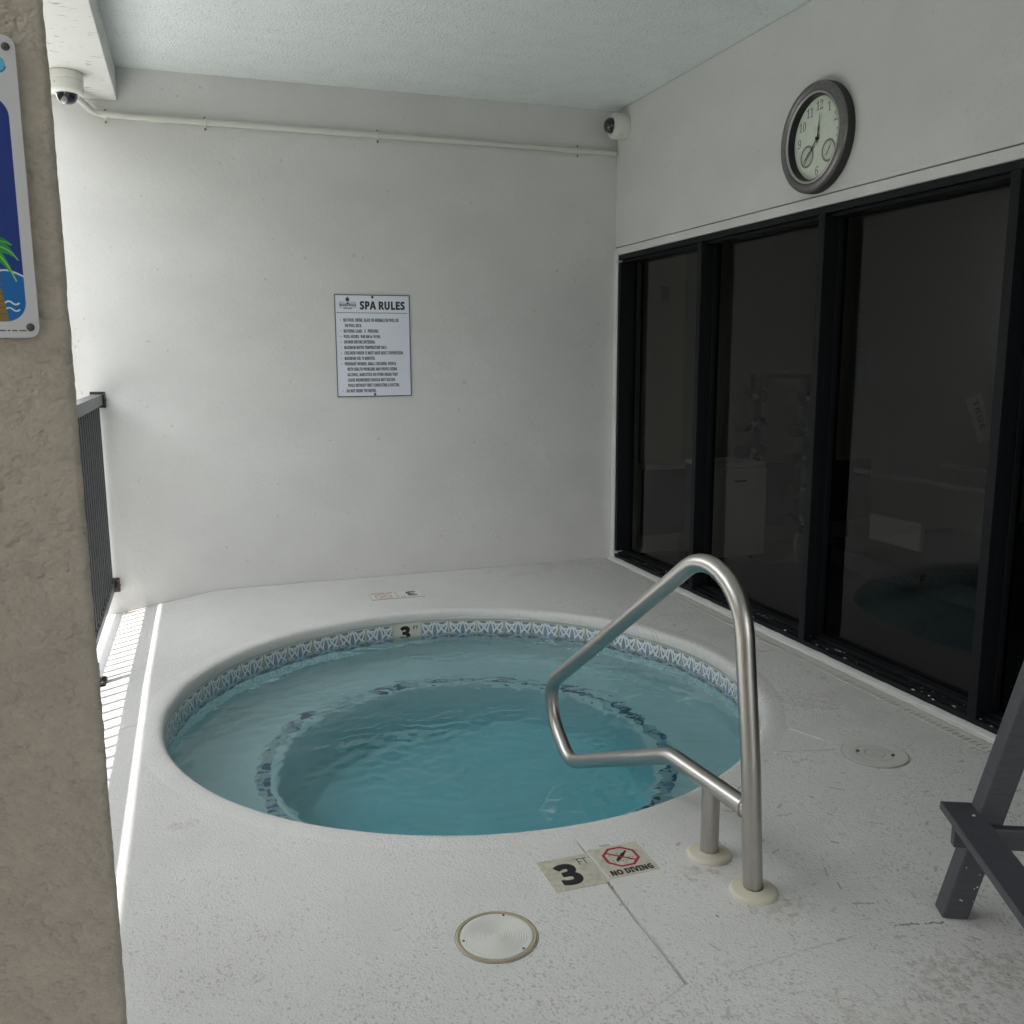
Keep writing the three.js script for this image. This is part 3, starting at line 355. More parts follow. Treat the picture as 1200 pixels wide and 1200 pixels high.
// ------------------------------------------------------------------ gym room behind the glass
{
  const beige = mat({ color: lin(0.56, 0.49, 0.40), roughness: 0.8 }), dk = mat({ color: lin(0.03, 0.03, 0.032), roughness: 0.6 }), floorM = mat({ color: lin(0.04, 0.04, 0.042), roughness: 0.6 });
  meta(part('gym_floor', bx(0.125, 8.5, -0.2, 0.0, -0.055, 9.5, 0), floorM), 'dark rubber floor of the gym behind the glass', null, null, 'structure');
  const w = thing('gym_wall', 'beige gym wall seen through the leftmost tinted pane', 'wall');
  part('wall_face', bx(0.2, 0.56, -0.2, 2.914, -0.22, -0.055, 0), beige, w);
  part('wall_panel', bx(0.561, 8.5, -0.2, 2.914, -0.22, -0.057, 0), mat({ color: lin(0.44, 0.41, 0.36), roughness: 0.75 }), w);
  part('baseboard', bx(0.205, 0.53, 0.002, 0.125, -0.0548, -0.043, 0.002), mat({ color: lin(0.56, 0.50, 0.42) }), w);
  part('wainscot_panel', bx(0.25, 2.2, 0.127, 0.595, -0.0546, -0.046, 0.002), dk, w); part('ledge', bx(0.24, 0.75, 0.597, 0.632, -0.0546, 0.03, 0.004), mat({ color: lin(0.55, 0.52, 0.48) }), w);
  part('corner_trim', bx(0.222, 0.236, 0.64, 2.05, -0.0546, -0.047, 0.002), dk, w);
  part('switch_plate', bx(0.37, 0.43, 1.73, 1.84, -0.0546, -0.046, 0.003), mat({ color: lin(0.12, 0.10, 0.08) }), w);
  meta(part('gym_partition', bx(8.3, 8.5, 0.002, 2.914, -0.05, 9.5, 0), beige), 'dim rear wall of the gym behind the glass', 'wall');
  meta(part('gym_partition', bx(0.225, 8.299, 0.002, 2.914, 9.3, 9.5, 0), beige), 'far side wall of the gym beyond the treadmill', 'wall');
  // portable air conditioner
  const ac = thing('air_conditioner', 'white portable air conditioner behind the second pane', 'appliance', [0.735, 0, 0.24]);
  part('body', bx(-0.205, 0.205, 0.03, 0.655, -0.19, 0.16, 0.02), mat({ color: lin(0.07, 0.07, 0.075) }), ac);
  part('front_panel', bx(-0.208, 0.21, 0.035, 0.64, 0.158, 0.19, 0.014), mat({ color: lin(0.82, 0.78, 0.72), roughness: 0.5 }), ac);
  part('top_lid', bx(-0.208, 0.208, 0.64, 0.672, -0.19, 0.185, 0.012), mat({ color: lin(0.82, 0.79, 0.74), roughness: 0.5 }), ac);
  part('badge', bx(-0.05, 0.05, 0.545, 0.556, 0.1885, 0.1915, 0.001), dk, ac);
  for (const sx of [-1, 1]) { const c = part('caster', cyl(0.02, 0.03, 16), black, ac); c.rotation.z = Math.PI / 2; c.position.set(sx * 0.15, 0.02, 0.1); }
  // dumbbell stand with eight dumbbells
  const st = thing('dumbbell_stand', 'black upright dumbbell stand beside the air conditioner', 'rack', [1.15, 0, 0.28]);
  for (const [x, z] of [[-0.09, -0.19], [0.06, 0.16]]) part('post', bx(x - 0.03, x + 0.03, 0.02, 1.25, z - 0.03, z + 0.03, 0.004), dk, st);
  part('foot', bx(-0.22, 0.22, 0, 0.03, -0.26, 0.26, 0.006), dk, st); part('crossbar', bx(-0.1, 0.07, 1.22, 1.25, -0.2, 0.17, 0.004), dk, st);
  const rubber = phys({ color: lin(0.015, 0.015, 0.016), roughness: 0.85, specularIntensity: 0.25 }), handleM = mat({ color: lin(0.72, 0.72, 0.70), metalness: 0.4, roughness: 0.45 });
  const hexH = () => { const g = cyl(0.05, 0.075, 6); g.rotateZ(Math.PI / 2); return g; };
  const spots = [[1.0, 1.09, 0.13], [1.0, 0.90, 0.13], [1.0, 0.71, 0.13], [1.16, 1.09, 0.49], [1.16, 0.885, 0.49], [1.16, 0.685, 0.49], [1.16, 0.475, 0.49], [1.16, 0.275, 0.49]];
  const where = ['left column, topmost', 'left column, middle', 'left column, lowest', 'right column, topmost', 'right column, second from the top', 'right column, middle', 'right column, second from the bottom', 'right column, lowest'];
  let first; spots.forEach(([x, y, z], i) => { let d; if (!i) { d = first = thing('dumbbell', '', 'dumbbell', [x, y, z], 'dumbbells on the black stand'); const h = cyl(0.017, 0.1, 20); h.rotateZ(Math.PI / 2); part('handle', h, handleM, d); for (const s of [-1, 1]) { const g = hexH(); g.translate(s * 0.085, 0, 0); part('head', g, rubber, d); } } else { d = first.clone(); d.name = numbered('dumbbell'); scene.add(d); d.position.set(x, y, z); } d.userData.label = `chrome-handled black dumbbell on the stand behind the glass, ${where[i]}`; d.rotation.y = 0.35; });
  const pl = thing('weight_plate', 'round grey weight plate on the gym floor right of the air conditioner', 'weight', [1.08, 0.11, 0.62]);
  const dg = lathe([[0.012, -0.012], [0.05, -0.012], [0.055, -0.006], [0.075, -0.006], [0.08, -0.015], [0.098, -0.013], [0.1, 0], [0.098, 0.013], [0.08, 0.015], [0.075, 0.006], [0.055, 0.006], [0.05, 0.012], [0.012, 0.012], [0.012, -0.012]], 48); dg.rotateX(Math.PI / 2); const d1 = part('disc', dg, mat({ color: lin(0.28, 0.28, 0.28), roughness: 0.5 }), pl); d1.rotation.y = 0.7; d1.rotation.x = -0.1;
  // treadmill
  const tm = thing('treadmill', 'dark treadmill with a pale side panel behind the third pane', 'treadmill', [1.35, 0, 1.6]);
  part('running_deck', bx(-0.32, 0.32, 0.08, 0.2, -0.75, 0.75, 0.02), dk, tm); part('side_panel', bx(-0.36, -0.325, 0.32, 0.47, -0.22, 0.18, 0.01), mat({ color: lin(0.42, 0.38, 0.34) }), tm);
  for (const sx of [-1, 1]) { const h = cyl(0.016, 1.0, 16); h.rotateX(Math.PI / 2); h.translate(sx * 0.33, 0.70, 0.1); part('side_rail', h, mat({ color: lin(0.3, 0.3, 0.3), roughness: 0.3, metalness: 0.6 }), tm); part('upright', bx(sx * 0.33 - 0.03, sx * 0.33 + 0.03, 0.1, 0.98, 0.6, 0.68, 0.01), dk, tm); }
  part('console', bx(-0.36, 0.36, 0.98, 1.2, 0.58, 0.72, 0.02), dk, tm);
  const card = thing('hanging_notice', 'pale tilted notice with large letters hung behind the third pane', 'notice', [0.62, 1.10, 2.47]);
  const cg = bx(-0.06, 0.06, -0.11, 0.10, -0.002, 0.002, 0.0006); const up = cg.attributes.position, uu = cg.attributes.uv; for (let i = 0; i < up.count; i++) uu.setXY(i, (up.getX(i) + 0.06) / 0.12, (up.getY(i) + 0.11) / 0.21);
  const cp = part('sheet', cg, mat({ map: canvasTex(128, 224, (x) => { x.fillStyle = '#b7b0a4'; x.fillRect(0, 0, 128, 224); x.fillStyle = '#2a2826'; x.font = 'bold 62px sans-serif'; x.save(); x.translate(40, 20); x.rotate(Math.PI / 2); x.fillText('TRUE', 0, 0); x.restore(); }), roughness: 0.8 }), card); cp.rotation.set(0, -0.15, 0.38); cp.scale.set(0.62, 1, 1);
}

// ------------------------------------------------------------------ railing
{
  const t = thing('metal_railing', 'dark metal railing with thin upright bars along the open side', 'railing');
  const X = -3.177, top0 = 1.118, top1 = 1.176, dz = (z) => dropY(-3.15, z);
  part('top_rail', bx(-3.207, -3.146, top0, top1, 0.008, 9.4, 0.004), railMat, t);
  part('bottom_rail', bx(-3.196, -3.158, 0.058, 0.098, 0.008, 9.4, 0.003), railMat, t);
  for (const z of [1.40, 3.2, 5.6, 7.6]) { part('post', bx(-3.188, -3.142, -0.02, top0, z - 0.024, z + 0.024, 0.002), railMat, t); const f = part('foot_plate', join([bx(-3.21, -3.11, -0.03, dz(z) + 0.010, z - 0.055, z + 0.055, 0.003), bx(-3.141, -3.133, dz(z), 0.045, z - 0.03, z + 0.03, 0.002)]), railMat, t); for (const s of [-1, 1]) { const b = part('bolt', lathe([[0, 0.014], [0.007, 0.013], [0.010, 0.008], [0.010, 0]], 6), darkScrew, f); b.position.set(-3.121, dz(z) + 0.010, z + s * 0.038); } }
  const bg = bx(-0.0105, 0.0105, 0.0985, top0 - 0.0005, -0.0105, 0.0105, 0.0015); for (let z = 0.06; z < 9.3; z += 0.098) { if ([1.40, 3.2, 5.6, 7.6].some((q) => Math.abs(z - q) < 0.045)) continue; const b = part('baluster', bg, railMat, t); b.position.set(X, 0, z); }
  for (const [y0, y1] of [[1.10, 1.19], [0.035, 0.12]]) { const w = part('wall_bracket', join([bx(-3.215, -3.135, y0, y1, 0.0005, 0.007, 0.002), bx(-3.1455, -3.137, y0 + 0.012, y1 - 0.012, 0.0072, 0.05, 0.002)]), y0 > 1 ? railMat : mat({ color: lin(0.06, 0.05, 0.045), roughness: 0.7 }), t); const b = part('bolt', lathe([[0, 0.008], [0.006, 0.007], [0.008, 0.004], [0.008, 0]], 6), y0 > 1 ? darkScrew : rust, w); b.rotation.x = Math.PI / 2; b.position.set(-3.137, (y0 + y1) / 2, 0.02); b.rotation.z = -Math.PI / 2; }
}

// ------------------------------------------------------------------ stainless handrail
function fillet(pts, rad, n = 10) { // pts Vector3 list, rad per inner corner
  const out = [pts[0].clone()]; for (let i = 1; i < pts.length - 1; i++) { const a = pts[i - 1], b = pts[i], c = pts[i + 1], u = a.clone().sub(b).normalize(), v = c.clone().sub(b).normalize(), th = Math.acos(clamp(u.dot(v), -1, 1)), r = rad[i - 1], d = r / Math.tan(th / 2), p = b.clone().addScaledVector(u, d), q = b.clone().addScaledVector(v, d), o = b.clone().addScaledVector(u.clone().add(v).normalize(), r / Math.sin(th / 2)); const e1 = p.clone().sub(o), e2 = q.clone().sub(o), w = Math.acos(clamp(e1.dot(e2) / (r * r), -1, 1)); for (let k = 0; k <= n; k++) { const f = k / n; out.push(o.clone().addScaledVector(e1, Math.sin((1 - f) * w) / Math.sin(w)).addScaledVector(e2, Math.sin(f * w) / Math.sin(w))); } } out.push(pts[pts.length - 1].clone()); return out;
}
function tube(path, r, seg = 28) { // mitred tube along a polyline, resampled finely
  const P = []; for (let i = 0; i < path.length - 1; i++) { const L = path[i].distanceTo(path[i + 1]), n = Math.max(1, Math.round(L / 0.02)); for (let k = 0; k < n; k++) P.push(path[i].clone().lerp(path[i + 1], k / n)); } P.push(path[path.length - 1].clone());
  const N = P.length, T = P.map((p, i) => P[Math.min(i + 1, N - 1)].clone().sub(P[Math.max(i - 1, 0)]).normalize()); let nrm = Math.abs(T[0].x) < 0.8 ? V(1, 0, 0) : V(0, 0, 1); nrm.addScaledVector(T[0], -nrm.dot(T[0])).normalize();
  const pos = [], nor = [], uv = [], idx = []; let acc = 0; for (let i = 0; i < N; i++) { nrm.addScaledVector(T[i], -nrm.dot(T[i])).normalize(); const bi = T[i].clone().cross(nrm); if (i) acc += P[i].distanceTo(P[i - 1]); for (let j = 0; j <= seg; j++) { const a = j / seg * 2 * Math.PI, d = nrm.clone().multiplyScalar(Math.cos(a)).addScaledVector(bi, Math.sin(a)); nor.push(d.x, d.y, d.z); pos.push(P[i].x + d.x * r, P[i].y + d.y * r, P[i].z + d.z * r); uv.push(j / seg, acc); } }
  for (let i = 0; i < N - 1; i++) for (let j = 0; j < seg; j++) { const a = i * (seg + 1) + j, b = a + seg + 1; idx.push(a, a + 1, b, b, a + 1, b + 1); }
  const g = new THREE.BufferGeometry(); g.setAttribute('position', new THREE.Float32BufferAttribute(pos, 3)); g.setAttribute('normal', new THREE.Float32BufferAttribute(nor, 3)); g.setAttribute('uv', new THREE.Float32BufferAttribute(uv, 2)); g.setIndex(idx); return g;
}
{
  const a = THREE.MathUtils.degToRad(3.9), P0 = V(-1.375, 0, 3.792), at = (s, y) => V(P0.x - Math.sin(a) * s - 0, y, P0.z - Math.cos(a) * s).sub(P0);
  const t = thing('handrail', 'brushed stainless handrail with a closed loop reaching over the spa', 'handrail', P0.toArray());
  const r = 0.0254;
  part('rail_tube', tube(fillet([at(0, -0.02), at(0.03, 0.33), at(0.115, 0.955), at(1.225, 0.155), at(1.205, 0.02), at(1.065, -0.092), at(0.40, 0.209), at(0.022, 0.214)], [1.2, 0.17, 0.09, 0.17, 0.10, 0.15]), r), steel, t);
  part('rail_post', tube([at(0.197, -0.02), at(0.196, 0.208)], r), steel, t);
  const w = part('weld_bead', new THREE.TorusGeometry(r + 0.001, 0.003, 8, 32), steel, t); w.position.copy(at(0.045, 0.214)); w.lookAt(at(1, 0.214).add(P0)); 
  const fl = lathe([[r + 0.0005, 0.016], [0.030, 0.0165], [0.036, 0.014], [0.052, 0.0125], [0.058, 0.010], [0.0615, 0.005], [0.0615, -0.004]], 56);
  for (const s of [0.0, 0.197]) { const f = part('flange', fl, cream, t); f.position.copy(at(s, 0)); }
}

// ------------------------------------------------------------------ tiles and covers set in the deck
const tileBase = (x, dirt, sd) => { x.fillStyle = '#c9c6b8'; x.fillRect(0, 0, 320, 320); let s = sd; const r = () => (s = (s * 16807) % 2147483647) / 2147483647; for (let k = 0; k < 260; k++) { x.globalAlpha = 0.03 + 0.05 * r(); x.fillStyle = r() > 0.4 ? '#6f6248' : '#8d8778'; const px = r() * 320, py = r() * 320; x.beginPath(); x.ellipse(px, py, 6 + 40 * r() * dirt, 4 + 16 * r(), r() * 3, 0, 7); x.fill(); } x.globalAlpha = 1; };
const deckTile = (draw, dirt, sd) => phys({ roughness: 0.35, clearcoat: 0.15, clearcoatRoughness: 0.4, map: canvasTex(320, 320, (x) => { tileBase(x, dirt, sd); draw(x); }) });
const draw3 = (x) => { x.fillStyle = '#14161a'; x.strokeStyle = '#14161a'; x.lineWidth = 20; x.lineJoin = 'round'; x.font = 'bold 270px sans-serif'; x.textAlign = 'center'; x.save(); x.translate(138, 272); x.scale(0.88, 1); x.strokeText('3', 0, 0); x.fillText('3', 0, 0); x.restore(); x.font = '84px sans-serif'; x.save(); x.translate(262, 108); x.scale(0.82, 1.1); x.fillText('FT', 0, 0); x.restore(); };
const octo = (x, cx, cy, r, c, lw) => { x.strokeStyle = c; x.lineWidth = lw; x.beginPath(); for (let k = 0; k < 8; k++) { const a = (k + 0.5) * Math.PI / 4; x[k ? 'lineTo' : 'moveTo'](cx + r * Math.cos(a), cy + r * Math.sin(a)); } x.closePath(); x.stroke(); };
const drawNo = (x, faded) => { const red = faded ? '#a06a68' : '#a3243c', bk = faded ? '#80504e' : '#17181b'; x.strokeStyle = bk; x.lineWidth = 4; x.setLineDash([16, 10]); for (const yy of [96, 150, 176]) { x.beginPath(); x.moveTo(92, yy + 8); x.quadraticCurveTo(160, yy - 12, 228, yy + 6); x.stroke(); } x.setLineDash([]);
  x.fillStyle = bk; x.save(); x.translate(160, 130); x.rotate(-0.75); x.beginPath(); x.ellipse(0, 0, 58, 13, 0, 0, 7); x.fill(); x.beginPath(); x.arc(66, 0, 9, 0, 7); x.fill(); x.restore();
  octo(x, 160, 130, 104, red, 17); x.lineWidth = 14; x.strokeStyle = red; x.beginPath(); x.moveTo(88, 70); x.lineTo(232, 190); x.stroke();
  x.fillStyle = bk; x.font = 'bold 58px sans-serif'; x.textAlign = 'center'; x.save(); x.translate(160, 302); x.scale(0.86, 1.15); x.lineWidth = 5; x.strokeStyle = bk; x.strokeText('NO DIVING', 0, 0); x.fillText('NO DIVING', 0, 0); x.restore(); };
function deckTileAt(name, m, x, z, turn, label, y = 0) { const g = bx(-0.0755, 0.0755, -0.006, 0.0025, -0.0755, 0.0755, 0.0012), p = g.attributes.position, uv = g.attributes.uv; for (let i = 0; i < p.count; i++) uv.setXY(i, (p.getX(i) + 0.0755) / 0.151, (0.0755 - p.getZ(i)) / 0.151); const o = part(name, g, m); o.position.set(x, y, z); o.rotation.y = turn; return meta(o, label, 'tile'); }
deckTileAt('depth_marker_tile', deckTile(draw3, 1, 77), -1.785, 3.552, 0.0, 'stained near tile reading 3 FT, left of the joint before the spa');
deckTileAt('no_diving_tile', deckTile((x) => drawNo(x, false), 0.5, 99), -1.626, 3.540, 0.0, 'near tile with red no diving octagon beside the handrail');
const fadeTile = (draw, sd) => phys({ roughness: 0.4, map: canvasTex(320, 320, (x) => { x.fillStyle = '#d8d7d0'; x.fillRect(0, 0, 320, 320); draw(x); x.globalAlpha = 0.2; x.fillStyle = '#dededa'; x.fillRect(0, 0, 320, 320); x.globalAlpha = 1; x.strokeStyle = '#8a857c'; x.lineWidth = 6; x.strokeRect(0, 0, 320, 320); }) });
deckTileAt('depth_marker_tile', fadeTile(draw3, 5), -1.535, 0.503, Math.PI, 'faded far tile with 3 FT upside down near the end wall');
deckTileAt('no_diving_tile', fadeTile((x) => drawNo(x, true), 6), -1.692, 0.498, Math.PI, 'faded red no diving tile near the end wall');
{ // round skimmer lid
  const t = thing('skimmer_lid', 'round white ringed lid with three screws in the deck in front', 'lid', [-2.062, 0, 3.748]);
  part('ring', lathe([[0.0895, -0.004], [0.090, 0.003], [0.094, 0.0042], [0.097, 0.003], [0.098, -0.004]], 72), mat({ color: lin(0.42, 0.37, 0.25), roughness: 0.7 }), t);
  const pr = [[0, 0.0042]]; for (let k = 0; k < 11; k++) { const r = 0.012 + k * 0.006; pr.push([r, 0.0042], [r + 0.0012, 0.0030], [r + 0.0028, 0.0030], [r + 0.004, 0.0042]); } pr.push([0.085, 0.0044], [0.088, 0.003], [0.0885, -0.004]);
  part('lid_plate', lathe(pr, 72), mat({ color: lin(0.71, 0.71, 0.67), roughness: 0.5 }), t);
  for (const an of [-1.05, 1.0, 3.2]) { const s = part('screw', lathe([[0, 0.0052], [0.002, 0.005], [0.0034, 0.0046], [0.0036, 0.003]], 14), mat({ color: lin(0.05, 0.035, 0.02) }), t); s.position.set(Math.cos(an) * 0.0815, 0, Math.sin(an) * 0.0815); }
  part('grout_gap', lathe([[0.0985, -0.002], [0.1005, 0.0012], [0.1015, -0.002]], 72), mat({ color: lin(0.10, 0.085, 0.06), roughness: 1 }), t);
}
{ // painted-over round valve cover by the windows
  const t = thing('valve_cover', 'round painted cover with two finger holes by the windows', 'lid', [-0.497, 0, 3.215]);
  part('cover_plate', lathe([[0, 0.004], [0.03, 0.004], [0.031, 0.003], [0.034, 0.003], [0.035, 0.0045], [0.06, 0.0045], [0.061, 0.003], [0.064, 0.003], [0.065, 0.0045], [0.106, 0.0045], [0.110, 0.003], [0.111, -0.004]], 72), mat({ color: lin(0.62, 0.62, 0.59), roughness: 0.7, bumpMap: deckBump, bumpScale: 0.002 }), t);
  part('gap_ring', lathe([[0.1115, -0.002], [0.1125, 0.0008], [0.1145, -0.002]], 72), mat({ color: lin(0.07, 0.065, 0.06), roughness: 1 }), t);
  for (const s of [-1, 1]) { const h = part('finger_hole', lathe([[0, 0.0049], [0.0095, 0.0049], [0.0108, 0.0042]], 24), mat({ color: lin(0.06, 0.057, 0.05), roughness: 0.9 }), t); h.scale.set(1, 1, 0.55); h.position.set(s * 0.045, 0.0003, s * 0.035); h.rotation.y = 0.6; }
}

// ------------------------------------------------------------------ things on the end wall
{
  const sw = 0.4572, sh = 0.6096, t = thing('spa_rules_sign', 'white spa rules sign on the end wall above the spa', 'sign', [-1.8406 + sw / 2, 1.7451 - sh / 2, 0]);
  const L = [['•', 'NO FOOD, DRINK, GLASS OR ANIMALS IN POOL OR', 0], ['', 'ON POOL DECK.', 14], ['•', 'BATHING LOAD:   5   PERSONS.', 0], ['•', 'POOL HOURS:  9:00 AM to 10 PM.', 0], ['•', 'SHOWER BEFORE ENTERING.', 0], ['•', 'MAXIMUM WATER TEMPERATURE 104 F.', 0], ['•', 'CHILDREN UNDER 12 MUST HAVE ADULT SUPERVISION.', 0], ['•', 'MAXIMUM USE: 15 MINUTES.', 0], ['•', 'PREGNANT WOMEN, SMALL CHILDREN, PEOPLE', 0], ['', 'WITH HEALTH PROBLEMS AND PEOPLE USING', 26], ['', 'ALCOHOL, NARCOTICS OR OTHER DRUGS THAT', 26], ['', 'CAUSE DROWSINESS SHOULD NOT USE SPA', 26], ['', 'POOLS WITHOUT FIRST CONSULTING A DOCTOR.', 26], ['•', 'DO NOT DRINK THE WATER.', 10]];
  const wid = [565, 172, 360, 375, 320, 440, 610, 315, 530, 512, 520, 490, 535, 306];
  const print = canvasTex(768, 1024, (x) => {
    x.fillStyle = '#dde2ee'; x.fillRect(0, 0, 768, 1024); x.fillStyle = '#15171d';
    const fit = (s, px, py, w) => { const m = x.measureText(s).width; x.save(); x.translate(px, py); x.scale(w / m, 1); x.strokeText(s, 0, 0); x.fillText(s, 0, 0); x.restore(); };
    x.strokeStyle = '#15171d'; x.lineJoin = 'round'; x.font = 'bold 106px sans-serif'; x.lineWidth = 7; fit('SPA RULES', 252, 144, 466); x.lineWidth = 2.4;
    x.font = 'bold 36px serif'; fit('BOARDWALK', 48, 116, 170); x.font = '16px serif'; fit('the', 122, 88, 24); fit('beach resort', 88, 140, 90);
    x.fillRect(44, 74, 62, 4); x.fillRect(156, 74, 62, 4); x.fillRect(44, 126, 36, 3); x.fillRect(186, 126, 36, 3);
    x.beginPath(); x.moveTo(131, 22); x.quadraticCurveTo(160, 48, 144, 68); x.lineTo(118, 68); x.quadraticCurveTo(102, 48, 131, 22); x.fill();
    x.fillRect(18, 178, 724, 5);
    L.forEach(([b, s, ind], i) => { const y = 268 + i * 54.6; x.font = 'bold 42px sans-serif'; if (b) { x.font = 'bold 30px sans-serif'; x.fillText(b, 48, y - 4); x.font = 'bold 42px sans-serif'; } fit(s, 82 + ind, y, wid[i]); });
  });
  const g = bx(-sw / 2 + 0.004, sw / 2 - 0.004, -sh / 2 + 0.004, sh / 2 - 0.004, 0.002, 0.006, 0.001), p = g.attributes.position, uv = g.attributes.uv; for (let i = 0; i < p.count; i++) uv.setXY(i, (p.getX(i) + sw / 2) / sw, (p.getY(i) + sh / 2) / sh);
  part('panel', g, phys({ map: print, roughness: 0.3, clearcoat: 0.2, clearcoatRoughness: 0.3 }), t);
  const bm = mat({ color: lin(0.03, 0.03, 0.035), roughness: 0.5 }), b = 0.0045; part('border', join([bx(-sw / 2, sw / 2, sh / 2 - b, sh / 2, 0.001, 0.0075, 0.001), bx(-sw / 2, sw / 2, -sh / 2, -sh / 2 + b, 0.001, 0.0075, 0.001), bx(-sw / 2, -sw / 2 + b, -sh / 2 + b + 0.0002, sh / 2 - b - 0.0002, 0.001, 0.0073, 0.001), bx(sw / 2 - b, sw / 2, -sh / 2 + b + 0.0002, sh / 2 - b - 0.0002, 0.001, 0.0073, 0.001)]), bm, t);
  for (const s of [-1, 1]) { const k = part('screw', lathe([[0, 0.004], [0.005, 0.0035], [0.0075, 0.0015], [0.008, 0]], 20), darkScrew, t); k.rotation.x = Math.PI / 2; k.position.set(0.0, s * (sh / 2 - 0.014), 0.0062); }
}
{ // conduit with straps
  const t = thing('pvc_conduit', 'thin painted conduit running below the ceiling to the dome camera', 'conduit'), y = 2.661, zc = 0.0185, r = 0.0165;
  const run = fillet([V(-3.155, 2.735, 0.26), V(-3.145, 2.70, 0.17), V(-3.08, y + 0.002, zc + 0.01), V(-2.9, y, zc), V(-0.016, y - 0.004, zc)], [0.06, 0.06, 0.5], 8);
  part('pipe', tube(run, r, 20), pvc, t);
  const c = part('coupling', lathe([[r, -0.045], [r + 0.004, -0.044], [r + 0.004, 0.044], [r, 0.045]], 28), pvc, t); c.rotation.z = Math.PI / 2; c.position.set(-2.77, y, zc);
  for (const x of [-3.028, -2.52, -1.553, -0.274]) { const s = part('strap', join([(() => { const g = new THREE.TorusGeometry(r + 0.002, 0.0032, 8, 28, Math.PI * 2); g.rotateY(Math.PI / 2); g.scale(2.4, 1, 1); return g; })(), bx(-0.007, 0.007, -0.044, -0.016, -0.017, -0.0145, 0.0006), bx(-0.007, 0.007, 0.016, 0.034, -0.017, -0.0145, 0.0006)]), pvc, t); s.position.set(x, y, zc); for (const yy of [-0.034, 0.026]) { const k = part('screw', lathe([[0, 0.005], [0.004, 0.004], [0.006, 0]], 12), rust, s); k.rotation.x = Math.PI / 2; k.position.set(0, yy, -0.0145); } }
}
// dome cameras: local axis +y out of the mounting face
function domeCamera(label, pos, rot, look) {
  const t = thing('dome_camera', label, 'security camera', pos); t.rotation.set(...rot);
  part('mount_base', lathe([[0, 0.0005], [0.078, 0.0005], [0.0795, 0.004], [0.0795, 0.034], [0.0775, 0.037], [0.074, 0.0372]], 56), whitePlastic, t);
  part('housing', lathe([[0.0735, 0.036], [0.0775, 0.039], [0.0775, 0.080], [0.072, 0.092], [0.060, 0.098], [0.0485, 0.0985], [0.0475, 0.095]], 56), whitePlastic, t);
  const d = part('dome', lathe([[0.0475, 0.094], [0.0475, 0.104], [0.045, 0.118], [0.038, 0.131], [0.027, 0.140], [0.014, 0.1445], [0, 0.146]], 48), phys({ color: lin(0.012, 0.014, 0.02), roughness: 0.08, clearcoat: 1, clearcoatRoughness: 0.03 }), t);
  for (const a of [0.6, 2.4, 4.4]) { const s = part('screw', cyl(0.003, 0.004, 10), mat({ color: lin(0.1, 0.1, 0.1) }), t); s.position.set(Math.cos(a) * 0.076, 0.06, Math.sin(a) * 0.076); s.rotation.set(0, -a, Math.PI / 2); }
  return t;
}
domeCamera('weathered white dome camera under the beam at the left', [-3.165, 2.739, 0.47], [Math.PI, 0.3, 0]);
domeCamera('white dome camera on the wall in the far ceiling corner', [0.0, 2.795, 0.125], [0, 0, Math.PI / 2]);

